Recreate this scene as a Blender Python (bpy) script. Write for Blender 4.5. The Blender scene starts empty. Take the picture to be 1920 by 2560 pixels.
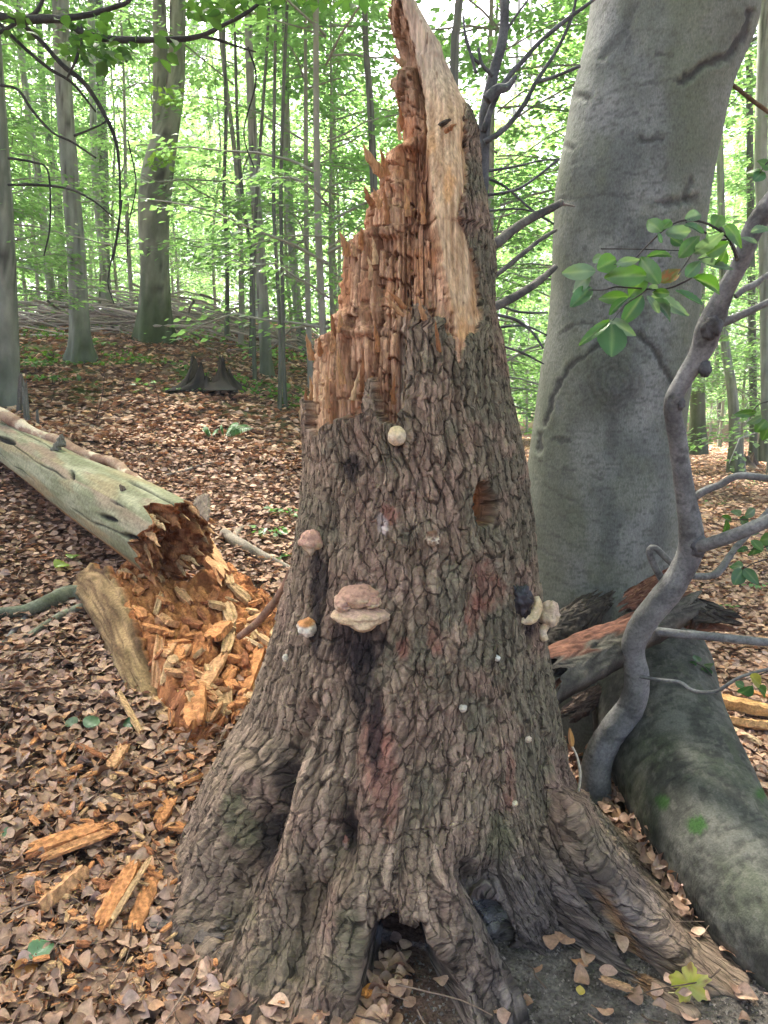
import bpy, math, random
import numpy as np
from mathutils import Vector, Matrix

# ------------------------------------------------------------------ camera, world, sun, exposure
scene = bpy.context.scene
CAM = np.array([0.0, 0.0, 1.6]); PITCH = math.radians(8.6); FPX = 1849.0
cam_data = bpy.data.cameras.new('camera'); cam = bpy.data.objects.new('camera', cam_data)
scene.collection.objects.link(cam); scene.camera = cam
cam.location = CAM; cam.rotation_euler = (math.radians(90) - PITCH, 0, 0)
cam_data.sensor_fit = 'VERTICAL'; cam_data.sensor_height = 36.0; cam_data.lens = 36.0 * FPX / 2560.0
cam_data.clip_start = 0.05; cam_data.clip_end = 600

SUN_EL, SUN_AZ = math.radians(57), math.radians(-28)       # azimuth measured from +Y towards +X
world = bpy.data.worlds.new('World'); scene.world = world; world.use_nodes = True
wt = world.node_tree; wt.nodes.clear()
sky = wt.nodes.new('ShaderNodeTexSky'); sky.sky_type = 'NISHITA'; sky.sun_disc = False
sky.sun_elevation = SUN_EL; sky.sun_rotation = SUN_AZ; sky.dust_density = 6.0; sky.air_density = 0.45; sky.ozone_density = 0.6
bg = wt.nodes.new('ShaderNodeBackground'); bg.inputs['Strength'].default_value = 0.15
wo = wt.nodes.new('ShaderNodeOutputWorld')
wt.links.new(sky.outputs[0], bg.inputs[0]); wt.links.new(bg.outputs[0], wo.inputs[0])
sun_d = bpy.data.lights.new('sun', 'SUN'); sun_d.energy = 5.0; sun_d.angle = math.radians(12)
sun_d.color = (1.0, 0.95, 0.86)
sun = bpy.data.objects.new('sun', sun_d); scene.collection.objects.link(sun)
sdir = Vector((math.sin(SUN_AZ) * math.cos(SUN_EL), math.cos(SUN_AZ) * math.cos(SUN_EL), math.sin(SUN_EL)))
sun.rotation_euler = sdir.to_track_quat('Z', 'Y').to_euler(); sun.location = (0, 0, 30)
scene.view_settings.view_transform = 'Standard'; scene.view_settings.look = 'None'
scene.view_settings.exposure = 2.85; scene.view_settings.gamma = 1.0
scene.view_settings.use_curve_mapping = False
scene.cycles.max_bounces = 7; scene.cycles.diffuse_bounces = 4; scene.cycles.transmission_bounces = 5
scene.cycles.transparent_max_bounces = 8

cp, sp = math.cos(PITCH), math.sin(PITCH)
def ray(px, py):
    dx = (px - 960.0) / FPX; dy = (1280.0 - py) / FPX
    return np.array([dx, cp + dy * sp, -sp + dy * cp])
def P(px, py, Y):
    d = ray(px, py); return CAM + d * (Y / d[1])
def proj(V):
    r = V - CAM
    w = r[:, 1] * cp - r[:, 2] * sp; v = r[:, 1] * sp + r[:, 2] * cp
    w = np.maximum(w, 1e-3)
    return 960 + FPX * r[:, 0] / w, 1280 - FPX * v / w, w

# ------------------------------------------------------------------ noise
def _hash(ix, iy, iz, seed):
    h = (ix.astype(np.int64) * 374761393 + iy.astype(np.int64) * 668265263 + iz.astype(np.int64) * 1442695041 + seed * 974711) & 0x7fffffff
    h = ((h ^ (h >> 13)) * 1274126177) & 0x7fffffff
    h = ((h ^ (h >> 15)) * 668265263) & 0x7fffffff
    return ((h ^ (h >> 16)) & 0xffffff) / float(0xffffff)
def vnoise(x, y, z, seed=0):
    xi, yi, zi = np.floor(x), np.floor(y), np.floor(z)
    fx, fy, fz = x - xi, y - yi, z - zi
    fx = fx * fx * (3 - 2 * fx); fy = fy * fy * (3 - 2 * fy); fz = fz * fz * (3 - 2 * fz)
    r = 0
    for a in (0, 1):
        wx = fx if a else 1 - fx
        for b in (0, 1):
            wy = fy if b else 1 - fy
            for c in (0, 1):
                wz = fz if c else 1 - fz
                r = r + wx * wy * wz * _hash(xi + a, yi + b, zi + c, seed)
    return r * 2 - 1
def fbm(x, y, z, octv=4, seed=0, gain=0.5):
    x = np.asarray(x, float); y = np.asarray(y, float) + 0 * x; z = np.asarray(z, float) + 0 * x
    s = 0; a = 1; t = 0
    for o in range(octv):
        s = s + a * vnoise(x, y, z, seed + o * 17); t += a; a *= gain
        x = x * 2.03 + 5.1; y = y * 2.03 + 1.7; z = z * 2.03 + 9.2
    return s / t
def worley(u, v, seed=0):
    ui, vi = np.floor(u), np.floor(v)
    F1 = np.full(u.shape, 9.0); F2 = np.full(u.shape, 9.0); ID = np.zeros(u.shape)
    for a in (-1, 0, 1):
        for b in (-1, 0, 1):
            cu, cv = ui + a, vi + b
            pu = cu + 0.15 + 0.7 * _hash(cu, cv, cu * 0, seed); pv = cv + 0.15 + 0.7 * _hash(cu, cv, cu * 0, seed + 7)
            idd = _hash(cu, cv, cu * 0, seed + 13)
            d = np.sqrt((u - pu) ** 2 + (v - pv) ** 2)
            m = d < F1
            F2 = np.where(m, F1, np.minimum(F2, d)); ID = np.where(m, idd, ID); F1 = np.where(m, d, F1)
    return F1, F2, ID
def sstep(a, b, x):
    t = np.clip((x - a) / (b - a + 1e-12), 0, 1); return t * t * (3 - 2 * t)
def mixc(A, B, t):
    A = np.asarray(A, float); B = np.asarray(B, float)
    t = np.asarray(t)[..., None]; return A * (1 - t) + B * t

# ------------------------------------------------------------------ objects
LOC = {}
coll = scene.collection
def thing(name, label, cat, loc=(0, 0, 0), group=None, kind=None):
    o = bpy.data.objects.new(name, None); coll.objects.link(o); o.location = tuple(float(c) for c in loc)
    o.empty_display_size = 0.1
    o['label'] = label; o['category'] = cat
    if group: o['group'] = group
    if kind: o['kind'] = kind
    LOC[o.name] = np.array(loc, float); return o
def make_mesh(name, V, F, mat=None, col=None, smooth=True):
    me = bpy.data.meshes.new(name)
    V = np.ascontiguousarray(V, np.float32); F = np.ascontiguousarray(F, np.int32)
    me.vertices.add(len(V)); me.vertices.foreach_set('co', V.ravel())
    k = F.shape[1]
    me.loops.add(F.size); me.loops.foreach_set('vertex_index', F.ravel())
    me.polygons.add(len(F)); me.polygons.foreach_set('loop_start', np.arange(0, F.size, k, dtype=np.int32))
    me.polygons.foreach_set('use_smooth', np.full(len(F), smooth, bool))
    me.update(calc_edges=True); me.validate()
    if col is not None:
        ca = me.color_attributes.new('Col', 'FLOAT_COLOR', 'POINT')
        c4 = np.ones((len(V), 4), np.float32); c4[:, :3] = col
        ca.data.foreach_set('color', c4.ravel())
    if mat: me.materials.append(mat)
    return me
def mesh_obj(name, V, F, mat, parent=None, col=None, smooth=True, label=None, cat=None, group=None, kind=None, base=None, attr=None):
    V = np.asarray(V, float)
    root = parent
    if parent is not None:
        while root.parent: root = root.parent
        off = LOC[root.name]
    else:
        off = np.array([V[:, 0].mean(), V[:, 1].mean(), V[:, 2].min()]) if base is None else np.array(base, float)
    me = make_mesh(name, V - off, F, mat, col, smooth)
    if attr is not None:
        at_ = me.attributes.new('BUV', 'FLOAT_VECTOR', 'POINT'); at_.data.foreach_set('vector', np.ascontiguousarray(attr, np.float32).ravel())
    o = bpy.data.objects.new(name, me); coll.objects.link(o)
    if parent is not None: o.parent = parent
    else: o.location = off; LOC[o.name] = off
    if label: o['label'] = label
    if cat: o['category'] = cat
    if group: o['group'] = group
    if kind: o['kind'] = kind
    return o
def join(parts):
    """parts: list of (V, F, C) with the same face size"""
    Vs, Fs, Cs, n = [], [], [], 0
    for V, F, C in parts:
        Vs.append(V); Fs.append(F + n); n += len(V)
        C = np.asarray(C, float); Cs.append(np.broadcast_to(C, (len(V), 3)) if C.ndim == 1 else C)
    return np.concatenate(Vs), np.concatenate(Fs), np.concatenate(Cs)
def grid_faces(nr, nc, wrap=False):
    r = np.arange(nr - 1)[:, None]; c = np.arange(nc if wrap else nc - 1)[None, :]
    c2 = (c + 1) % nc
    return np.stack([r * nc + c, r * nc + c2, (r + 1) * nc + c2, (r + 1) * nc + c], -1).reshape(-1, 4)
def smooth_path(pts, n):
    pts = np.asarray(pts, float); m = len(pts)
    if m == 2:
        t = np.linspace(0, 1, n)[:, None]; return pts[0] * (1 - t) + pts[1] * t
    seg = np.r_[0, np.cumsum(np.linalg.norm(np.diff(pts[:, :3], axis=0), axis=1))]
    ext = np.vstack([2 * pts[0] - pts[1], pts, 2 * pts[-1] - pts[-2]])
    T = np.linspace(0, seg[-1], n); i = np.clip(np.searchsorted(seg, T, side='right') - 1, 0, m - 2)
    t = ((T - seg[i]) / (seg[i + 1] - seg[i] + 1e-9))[:, None]
    p0, p1, p2, p3 = ext[i], ext[i + 1], ext[i + 2], ext[i + 3]
    return 0.5 * (2 * p1 + (p2 - p0) * t + (2 * p0 - 5 * p1 + 4 * p2 - p3) * t ** 2 + (3 * p1 - p0 - 3 * p2 + p3) * t ** 3)
def frames(C):
    T = np.gradient(C, axis=0); T /= np.linalg.norm(T, axis=1)[:, None] + 1e-12
    N = np.zeros_like(T); ref = np.array([0.31, -0.9, 0.2]) if abs(T[0] @ np.array([0.31, -0.9, 0.2])) < 0.85 else np.array([1.0, 0, 0.1])
    n = ref - T[0] * (ref @ T[0])
    for i in range(len(C)):
        n = n - T[i] * (n @ T[i]); n = n / (np.linalg.norm(n) + 1e-12); N[i] = n
    return T, N, np.cross(T, N)
def tube(pts, radii, n=None, seg=10, cap=True, rough=0.0, seed=0, rfreq=12.0):
    """pts (k,3), radii (k); returns V, F (quads), plus param arrays (theta, s)"""
    pts = np.asarray(pts, float); radii = np.asarray(radii, float)
    if n is None: n = max(3, len(pts) * 4)
    Q = smooth_path(np.c_[pts, radii], n); C, R = Q[:, :3], np.maximum(Q[:, 3], 1e-4)
    T, N, B = frames(C)
    th = np.linspace(0, 2 * math.pi, seg, endpoint=False)
    D = N[:, None, :] * np.cos(th)[None, :, None] + B[:, None, :] * np.sin(th)[None, :, None]
    RR = np.broadcast_to(R[:, None], (n, seg)).copy()
    V = C[:, None, :] + D * RR[..., None]
    if rough:
        nn = fbm(V[..., 0] * rfreq, V[..., 1] * rfreq, V[..., 2] * rfreq, 3, seed)
        V = V + D * (RR * rough * nn)[..., None]
    F = grid_faces(n, seg, True)
    V = V.reshape(-1, 3)
    if cap:
        V = np.vstack([V, C[0], C[-1]]); a = len(V) - 2; b = len(V) - 1
        i = np.arange(0, seg, 2)
        c0 = np.stack([np.full(len(i), a), (i + 2) % seg, (i + 1) % seg, i], -1)
        e = (n - 1) * seg
        c1 = np.stack([np.full(len(i), b), e + i, e + (i + 1) % seg, e + (i + 2) % seg], -1)
        F = np.vstack([F, c0, c1])
    return V, F
def normals_grid(G, wrap=True):
    du = (np.roll(G, -1, 1) - np.roll(G, 1, 1)) if wrap else np.gradient(G, axis=1)
    dv = np.gradient(G, axis=0)
    n = np.cross(du, dv); return n / (np.linalg.norm(n, axis=-1)[..., None] + 1e-12)

# ------------------------------------------------------------------ materials
def nmat(name):
    m = bpy.data.materials.new(name); m.use_nodes = True; t = m.node_tree; t.nodes.clear()
    out = t.nodes.new('ShaderNodeOutputMaterial'); return m, t, out
def vmat(name, rough=0.85, bump=0.3, bscale=60.0, vary=0.35, vscale=25.0, stretch=(1, 1, 1), spec=0.25, base=None, bdist=0.01, metal=0):
    """colour attribute x procedural variation, with a fine bump"""
    m, t, out = nmat(name); L = t.links.new
    b = t.nodes.new('ShaderNodeBsdfPrincipled'); b.inputs['Roughness'].default_value = rough
    b.inputs['Specular IOR Level'].default_value = spec
    tc = t.nodes.new('ShaderNodeTexCoord'); mp = t.nodes.new('ShaderNodeMapping'); mp.inputs['Scale'].default_value = stretch
    L(tc.outputs['Object'], mp.inputs[0])
    n1 = t.nodes.new('ShaderNodeTexNoise'); n1.inputs['Scale'].default_value = vscale; n1.inputs['Detail'].default_value = 6; n1.inputs['Roughness'].default_value = 0.65
    L(mp.outputs[0], n1.inputs['Vector'])
    mr = t.nodes.new('ShaderNodeMapRange'); mr.inputs[1].default_value = 0.3; mr.inputs[2].default_value = 0.7
    mr.inputs[3].default_value = 1 - vary; mr.inputs[4].default_value = 1 + vary
    L(n1.outputs[0], mr.inputs[0])
    mul = t.nodes.new('ShaderNodeVectorMath'); mul.operation = 'SCALE'
    if base is None:
        at = t.nodes.new('ShaderNodeAttribute'); at.attribute_name = 'Col'; L(at.outputs['Color'], mul.inputs[0])
    else: mul.inputs[0].default_value = base[:3]
    L(mr.outputs[0], mul.inputs['Scale']); L(mul.outputs[0], b.inputs['Base Color'])
    if bump:
        n2 = t.nodes.new('ShaderNodeTexNoise'); n2.inputs['Scale'].default_value = bscale; n2.inputs['Detail'].default_value = 8; n2.inputs['Roughness'].default_value = 0.6
        L(mp.outputs[0], n2.inputs['Vector'])
        bp = t.nodes.new('ShaderNodeBump'); bp.inputs['Strength'].default_value = bump; bp.inputs['Distance'].default_value = bdist
        L(n2.outputs[0], bp.inputs['Height']); L(bp.outputs[0], b.inputs['Normal'])
    L(b.outputs[0], out.inputs[0]); return m
def leafmat(name, trans=0.55, tint=(1.35, 1.25, 0.5), spec=0.06, rough=0.45, vary=0):
    m, t, out = nmat(name); L = t.links.new
    at = t.nodes.new('ShaderNodeAttribute'); at.attribute_name = 'Col'
    if vary:
        tc = t.nodes.new('ShaderNodeTexCoord'); n1 = t.nodes.new('ShaderNodeTexNoise'); n1.inputs['Scale'].default_value = 70; n1.inputs['Detail'].default_value = 7; n1.inputs['Roughness'].default_value = .7; L(tc.outputs['Object'], n1.inputs[0])
        mr = t.nodes.new('ShaderNodeMapRange'); mr.inputs[1].default_value = .3; mr.inputs[2].default_value = .7; mr.inputs[3].default_value = 1 - vary; mr.inputs[4].default_value = 1 + vary; L(n1.outputs[0], mr.inputs[0])
        ml = t.nodes.new('ShaderNodeVectorMath'); ml.operation = 'SCALE'; L(at.outputs['Color'], ml.inputs[0]); L(mr.outputs[0], ml.inputs['Scale'])
        class _A: outputs = {'Color': ml.outputs[0]}
        at = _A
    d = t.nodes.new('ShaderNodeBsdfDiffuse'); tr = t.nodes.new('ShaderNodeBsdfTranslucent')
    g = t.nodes.new('ShaderNodeBsdfGlossy'); g.inputs['Roughness'].default_value = rough
    mu = t.nodes.new('ShaderNodeVectorMath'); mu.operation = 'MULTIPLY'; mu.inputs[1].default_value = tint
    L(at.outputs['Color'], d.inputs[0]); L(at.outputs['Color'], mu.inputs[0]); L(mu.outputs[0], tr.inputs[0])
    a = t.nodes.new('ShaderNodeMixShader'); a.inputs[0].default_value = trans; L(d.outputs[0], a.inputs[1]); L(tr.outputs[0], a.inputs[2])
    c = t.nodes.new('ShaderNodeMixShader'); c.inputs[0].default_value = spec; L(a.outputs[0], c.inputs[1]); L(g.outputs[0], c.inputs[2])
    L(c.outputs[0], out.inputs[0]); return m
M = {}
M['bark'] = vmat('spruce_bark', 0.9, 0.55, 140, 0.28, 70, bdist=0.006)
M['wood'] = vmat('rotten_wood', 0.88, 0.9, 150, 0.5, 110, stretch=(1, 1, 0.10), bdist=0.008, spec=.12)
M['chip'] = vmat('wood_chip', 0.88, 0.8, 150, 0.45, 80, bdist=0.007, spec=.12)
M['beech'] = vmat('beech_bark', 0.82, 0.6, 120, 0.30, 150, stretch=(1, 1, 0.55), bdist=0.005, spec=.15)
M['smallbark'] = vmat('smooth_twig_bark', 0.78, 0.6, 160, 0.35, 90, bdist=0.004, spec=.15)
M['farbark'] = vmat('far_trunk_bark', 0.8, 0.3, 30, 0.22, 9, stretch=(1, 1, 0.5), bdist=0.01)
M['soil'] = vmat('forest_soil', 0.95, 1.0, 70, 0.6, 90, bdist=0.02, spec=.08)
M['litter'] = leafmat('dead_leaf', 0.12, (1.1, 0.9, 0.7), 0.03, 0.6, .38)
M['log'] = vmat('log_wood', 0.85, 0.6, 80, 0.35, 40, bdist=0.006, spec=.12)
M['leaf'] = leafmat('fresh_leaf', 0.5, (1.3, 1.35, 0.8), 0.05, 0.4)
M['farleaf'] = leafmat('far_leaf', 0.65, (2.3, 2.15, 1.3), 0.05, 0.4)
M['fungus'] = vmat('bracket_fungus', 0.75, 0.9, 200, 0.35, 90, bdist=0.004, spec=0.2)

def spruce_mat():
    """flaky spruce bark: crisp branching cracks and lifted plates in the trunk's own (around, up) coordinates"""
    m, t, out = nmat('spruce_bark_plates'); L = t.links.new; N_ = t.nodes.new
    def math_(op, a, b=None, c=None, clamp=False):
        n = N_('ShaderNodeMath'); n.operation = op; n.use_clamp = clamp
        for i, v in enumerate((a, b, c)):
            if v is None: continue
            if isinstance(v, (int, float)): n.inputs[i].default_value = v
            else: L(v, n.inputs[i])
        return n.outputs[0]
    at = N_('ShaderNodeAttribute'); at.attribute_name = 'BUV'
    def noise(scale, detail, rough=.6, vec=None, colr=False):
        n = N_('ShaderNodeTexNoise'); n.inputs['Scale'].default_value = scale; n.inputs['Detail'].default_value = detail; n.inputs['Roughness'].default_value = rough
        L(vec or at.outputs['Vector'], n.inputs['Vector']); return n.outputs['Color' if colr else 0]
    def warp(vec, scale, amt, detail=3):
        c = noise(scale, detail, .55, vec, True); s1 = N_('ShaderNodeVectorMath'); s1.operation = 'SUBTRACT'; L(c, s1.inputs[0]); s1.inputs[1].default_value = (.5, .5, .5)
        s2 = N_('ShaderNodeVectorMath'); s2.operation = 'SCALE'; L(s1.outputs[0], s2.inputs[0]); s2.inputs['Scale'].default_value = amt
        s3 = N_('ShaderNodeVectorMath'); s3.operation = 'ADD'; L(vec, s3.inputs[0]); L(s2.outputs[0], s3.inputs[1]); return s3.outputs[0]
    w = warp(warp(at.outputs['Vector'], 12, .045), 60, .012)
    def cells(sx, sy, feature):
        mp = N_('ShaderNodeMapping'); mp.inputs['Scale'].default_value = (1 / sx, 1 / sy, 1); L(w, mp.inputs[0])
        v = N_('ShaderNodeTexVoronoi'); v.voronoi_dimensions = '2D'; v.feature = feature; v.inputs['Scale'].default_value = 1; v.inputs['Randomness'].default_value = 1; L(mp.outputs[0], v.inputs['Vector']); return v
    def edge(sx, sy, w0, w1, ns, amt):
        d = cells(sx, sy, 'DISTANCE_TO_EDGE').outputs['Distance']; n = noise(ns, 2); d = math_('ADD', d, math_('MULTIPLY', math_('SUBTRACT', n, .5), amt))
        mr = N_('ShaderNodeMapRange'); mr.interpolation_type = 'SMOOTHSTEP'; L(d, mr.inputs[0]); mr.inputs[1].default_value = w0; mr.inputs[2].default_value = w1; return mr.outputs[0]
    c1 = edge(.032, .085, .0, .085, 24, .42); c2 = edge(.019, .040, .0, .14, 50, .35); c3 = edge(.0085, .012, .0, .2, 90, .3)
    sep = N_('ShaderNodeSeparateColor'); L(cells(.032, .085, 'F1').outputs['Color'], sep.inputs[0]); sep2 = N_('ShaderNodeSeparateColor'); L(cells(.019, .040, 'F1').outputs['Color'], sep2.inputs[0])
    n1 = noise(90, 8, .7); n2 = noise(260, 6, .7)
    h = math_('MULTIPLY', c1, .50); h = math_('MULTIPLY_ADD', c2, .22, h); h = math_('MULTIPLY_ADD', c3, .07, h); h = math_('MULTIPLY_ADD', sep.outputs[0], .30, h); h = math_('MULTIPLY_ADD', sep2.outputs[0], .22, h); h = math_('MULTIPLY_ADD', n1, .40, h); h = math_('MULTIPLY_ADD', n2, .18, h)
    bp = N_('ShaderNodeBump'); bp.inputs['Strength'].default_value = 1.0; bp.inputs['Distance'].default_value = .009; L(h, bp.inputs['Height'])
    k = math_('MULTIPLY_ADD', c1, .62, .38); k2 = math_('MULTIPLY_ADD', c2, .22, .78); k = math_('MULTIPLY', k, k2); k = math_('MULTIPLY', k, math_('MULTIPLY_ADD', sep.outputs[1], .40, .80)); k = math_('MULTIPLY', k, math_('MULTIPLY_ADD', sep2.outputs[1], .36, .82)); k = math_('MULTIPLY', k, math_('MULTIPLY_ADD', n1, 1.3, .40)); k = math_('MULTIPLY', k, math_('MULTIPLY_ADD', n2, .8, .6))
    col = N_('ShaderNodeAttribute'); col.attribute_name = 'Col'; sc = N_('ShaderNodeVectorMath'); sc.operation = 'SCALE'; L(col.outputs['Color'], sc.inputs[0]); L(k, sc.inputs['Scale'])
    b = N_('ShaderNodeBsdfPrincipled'); b.inputs['Roughness'].default_value = .92; b.inputs['Specular IOR Level'].default_value = .15
    L(sc.outputs[0], b.inputs['Base Color']); L(bp.outputs[0], b.inputs['Normal']); L(b.outputs[0], out.inputs[0]); return m
M['spruce'] = spruce_mat()
# ------------------------------------------------------------------ terrain
def gz0(x, y):
    b = 0.12 - 0.09 * np.tanh(x / 1.5)
    t = y - 1.8
    t = np.where(t > 12, 12 + 5 * np.tanh((t - 12) / 5), t); t = np.where(t < -3, -3 + 2 * np.tanh((t + 3) / 2), t)
    return b * t - 0.45 * np.tanh(0.06 * x / 0.45)
def gz(x, y):
    x = np.asarray(x, float); y = np.asarray(y, float)
    d = np.clip((np.abs(y) - 3) / 10, 0, 1)
    return gz0(x, y) + 0.018 * fbm(x * 3, y * 3, 0, 3, 5) + d * 0.25 * fbm(x * .25, y * .25, 3, 3, 8)
def ghit(px, py, ymax=60):
    d = ray(px, py); d = d / d[1]
    Y = np.linspace(1.2, ymax, 6000); pts = CAM + d * Y[:, None]
    below = pts[:, 2] < gz(pts[:, 0], pts[:, 1])
    i = np.argmax(below) if below.any() else len(Y) - 1
    p = pts[i].copy(); p[2] = float(gz(p[0], p[1])); return p
# ------------------------------------------------------------------ ground sheet
rng = np.random.default_rng(7)
nu = 380
uu = np.linspace(-5.6, 5.6, nu); gx = 1.1 * np.sinh(uu); gy = 2.6 + 1.1 * np.sinh(uu)
GX, GY = np.meshgrid(gx, gy)
GZ = gz(GX, GY)
near = np.exp(-((GX) ** 2 + (GY - 2.5) ** 2) / 12.0)
GZ = GZ + near * 0.010 * fbm(GX * 25, GY * 25, 1, 4, 31)
gv = np.stack([GX, GY, GZ], -1).reshape(-1, 3)
gpx, gpy, gw = proj(gv)
n1 = fbm(gv[:, 0] * 2.2, gv[:, 1] * 2.2, 0, 5, 3)[:, None]; n2 = fbm(gv[:, 0] * 30, gv[:, 1] * 30, 0, 3, 4)
gc = mixc((0.085, 0.05, 0.034), (0.16, 0.095, 0.068), sstep(-0.5, 0.5, n2))
# bare grey dirt in front of the snag on the right
dirt = sstep(0.05, 0.30, gv[:, 0] + 0.12 * n1[:, 0]) * sstep(3.0, 2.5, gv[:, 1]) * sstep(1.55, 1.2, gv[:, 0])
gc = mixc(gc, mixc((0.055, 0.047, 0.040), (0.18, 0.158, 0.140), sstep(-0.6, 0.6, n2)), dirt)
moss = sstep(0.0, 0.35, n1[:, 0]) * sstep(7.5, 10.5, gv[:, 1]) * sstep(13.5, 11.5, gv[:, 1]) * sstep(0.5, -1.5, gv[:, 0])
gc = mixc(gc, (0.09, 0.16, 0.03), np.clip(moss, 0, 1) * 0.9)
mesh_obj('ground', gv, grid_faces(nu, nu), M['soil'], col=gc, kind='structure', base=(0, 0, 0))

# ------------------------------------------------------------------ the broken spruce snag
YC = 2.5
rows = np.array([ # py, left, right (photo pixels, in the plane of the trunk axis)
 (-60, 968, 1040), (0, 984, 1076), (25, 992, 1092), (70, 1006, 1118), (118, 1008, 1134), (128, 984, 1140), (150, 980, 1150), (200, 992, 1168), (245, 1000, 1192), (290, 1006, 1204),
 (325, 1004, 1206), (352, 980, 1207), (372, 950, 1208), (400, 942, 1208), (455, 938, 1216), (472, 918, 1220), (540, 906, 1230), (578, 900, 1236),
 (588, 866, 1236), (620, 852, 1240), (700, 850, 1238), (775, 848, 1236), (800, 826, 1240), (830, 816, 1246), (842, 782, 1248), (900, 776, 1258), (985, 770, 1268), (1000, 756, 1272), (1080, 757, 1290),
 (1157, 762, 1306), (1273, 752, 1322), (1389, 736, 1332), (1504, 706, 1344), (1620, 678, 1356), (1736, 640, 1372), (1811, 592, 1382), (1880, 556, 1394),
 (1950, 530, 1412), (2010, 516, 1436), (2050, 506, 1460), (2120, 500, 1480), (2300, 500, 1480)], float)
pl = np.array([P(a, r, YC) for r, a, b in rows]); pr = np.array([P(b, r, YC) for r, a, b in rows])
zr = pl[::-1, 2]; xl = pl[::-1, 0]; xr = pr[::-1, 0]
nz = 1080
ZT = P(960, -55, YC)[2]
zz = np.r_[np.linspace(-0.32, 0.42, 470, endpoint=False), np.linspace(0.42, ZT, nz - 470)]
L_ = np.interp(zz, zr, xl); R_ = np.interp(zz, zr, xr)
cx = (L_ + R_) / 2; a_ = (R_ - L_) / 2
# smooth trunk centre and radius (without the broken steps), used for the depth of the section
zb = P(960, 900, YC)[2]
upper = sstep(zb - 0.1, zb + 0.5, zz)
b_ = a_ * 1.0
b_ = np.where(zz > zb - .3, np.interp(zz, [zb - .3, zb + 0.45, zb + 0.9, 9], [np.interp(zb - .3, zz, a_), 0.30, 0.17, 0.12]), b_)
cy = YC + 0.10 * upper + 0.10 * sstep(zb + .4, zb + 1.1, zz)
th = np.concatenate([np.linspace(-math.pi, 0, 410, endpoint=False), np.linspace(0, math.pi, 56, endpoint=False)])
nc = len(th)
TH, ZZ = np.meshgrid(th, zz)
CT, ST = np.cos(TH), np.sin(TH)
# ground contact radius per direction
gp = [(520, 2040), (492, 2120), (445, 2210), (388, 2315), (420, 2410), (525, 2520), (700, 2610), (850, 2640), (905, 2580),
      (925, 2470), (985, 2400), (1060, 2440), (1120, 2530), (1200, 2560), (1275, 2530), (1290, 2440), (1262, 2330), (1330, 2310), (1450, 2335), (1560, 2400), (1650, 2510),
      (1740, 2560), (1850, 2500), (1800, 2400), (1700, 2260), (1560, 2110), (1480, 2050)]
c0 = np.array([np.interp(0.05, zz, cx), YC])
_pts = sorted([(math.atan2((ghit(a, b)[1] - c0[1]), (ghit(a, b)[0] - c0[0])), float(np.hypot(*(ghit(a, b)[:2] - c0)))) for a, b in gp] + [(0.7, .6), (1.3, .5), (2.0, .58), (2.7, .5)])
_a = np.array([q[0] for q in _pts]); _r = np.array([q[1] for q in _pts])
_a = np.r_[_a[-1] - 2 * math.pi, _a, _a[0] + 2 * math.pi]; _r = np.r_[_r[-1], _r, _r[0]]
R0 = np.interp(th, _a, _r)
k = np.array([1, 2, 3, 2, 1.0]); k /= k.sum(); R0 = np.convolve(np.r_[R0[-2:], R0, R0[:2]], k, 'valid')
Rc = (a_[:, None] * b_[:, None]) / np.sqrt((b_[:, None] * CT) ** 2 + (a_[:, None] * ST) ** 2)
Rbase = np.interp(0.12, zz, a_)
Zg = gz(c0[0] + CT * R0[None, :], YC + ST * R0[None, :])
hz = np.maximum(ZZ - Zg, -0.25)
ext = np.maximum(R0[None, :] - Rbase, 0)
hk = 0.11 + 0.22 * sstep(0.15, 0.7, ext)
flare = ext * (0.56 * np.exp(-np.maximum(hz, 0) / hk) + 0.44 * np.exp(-np.maximum(hz, 0) / 0.045))
flare = flare + np.where(hz < 0, -hz * 0.6, 0)
# buttress ridges running up the trunk from the roots
rid = 0.035 * np.cos(TH * 5 + 1.2) * np.exp(-np.maximum(hz, 0) / 0.45) + 0.02 * np.cos(TH * 9 + 0.3 + 1.5 * ZZ) * np.exp(-np.maximum(hz, 0) / 0.35)
RR = Rc + flare + rid * sstep(2.0, 0.6, ZZ)
# caves under the bark apron
def cave(px0, px1, depth, top, soft=0.05):
    g0 = ghit(px0, 2470); g1 = ghit(px1, 2470)
    t0 = math.atan2(g0[1] - c0[1], g0[0] - c0[0]); t1 = math.atan2(g1[1] - c0[1], g1[0] - c0[0])
    lo, hi = min(t0, t1), max(t0, t1); mid = (lo + hi) / 2
    w = sstep(lo - soft, lo + soft, TH) * sstep(hi + soft, hi - soft, TH)
    topz = top - 3.5 * top * ((TH - mid) / (hi - lo)) ** 4 + 0.02 * fbm(TH * 25, ZZ * 0, 0, 3, 77)
    return w * sstep(topz + 0.022, topz - 0.03, hz) * depth
GXX = cx[:, None] + CT * RR
RR = RR - cave(922, 1110, 0.34, 0.185) * 1.0
RR = RR - cave(1250, 1330, 0.14, 0.17)
cxx = cx[:, None]; cyy = cy[:, None]
G = np.stack([cxx + CT * RR, cyy + ST * RR, ZZ], -1)
V = G.reshape(-1, 3); px, py, _w = proj(V); px = px.reshape(G.shape[:2]); py = py.reshape(G.shape[:2])
front = sstep(0.25, 0.0, ST)            # facing the camera side
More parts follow.
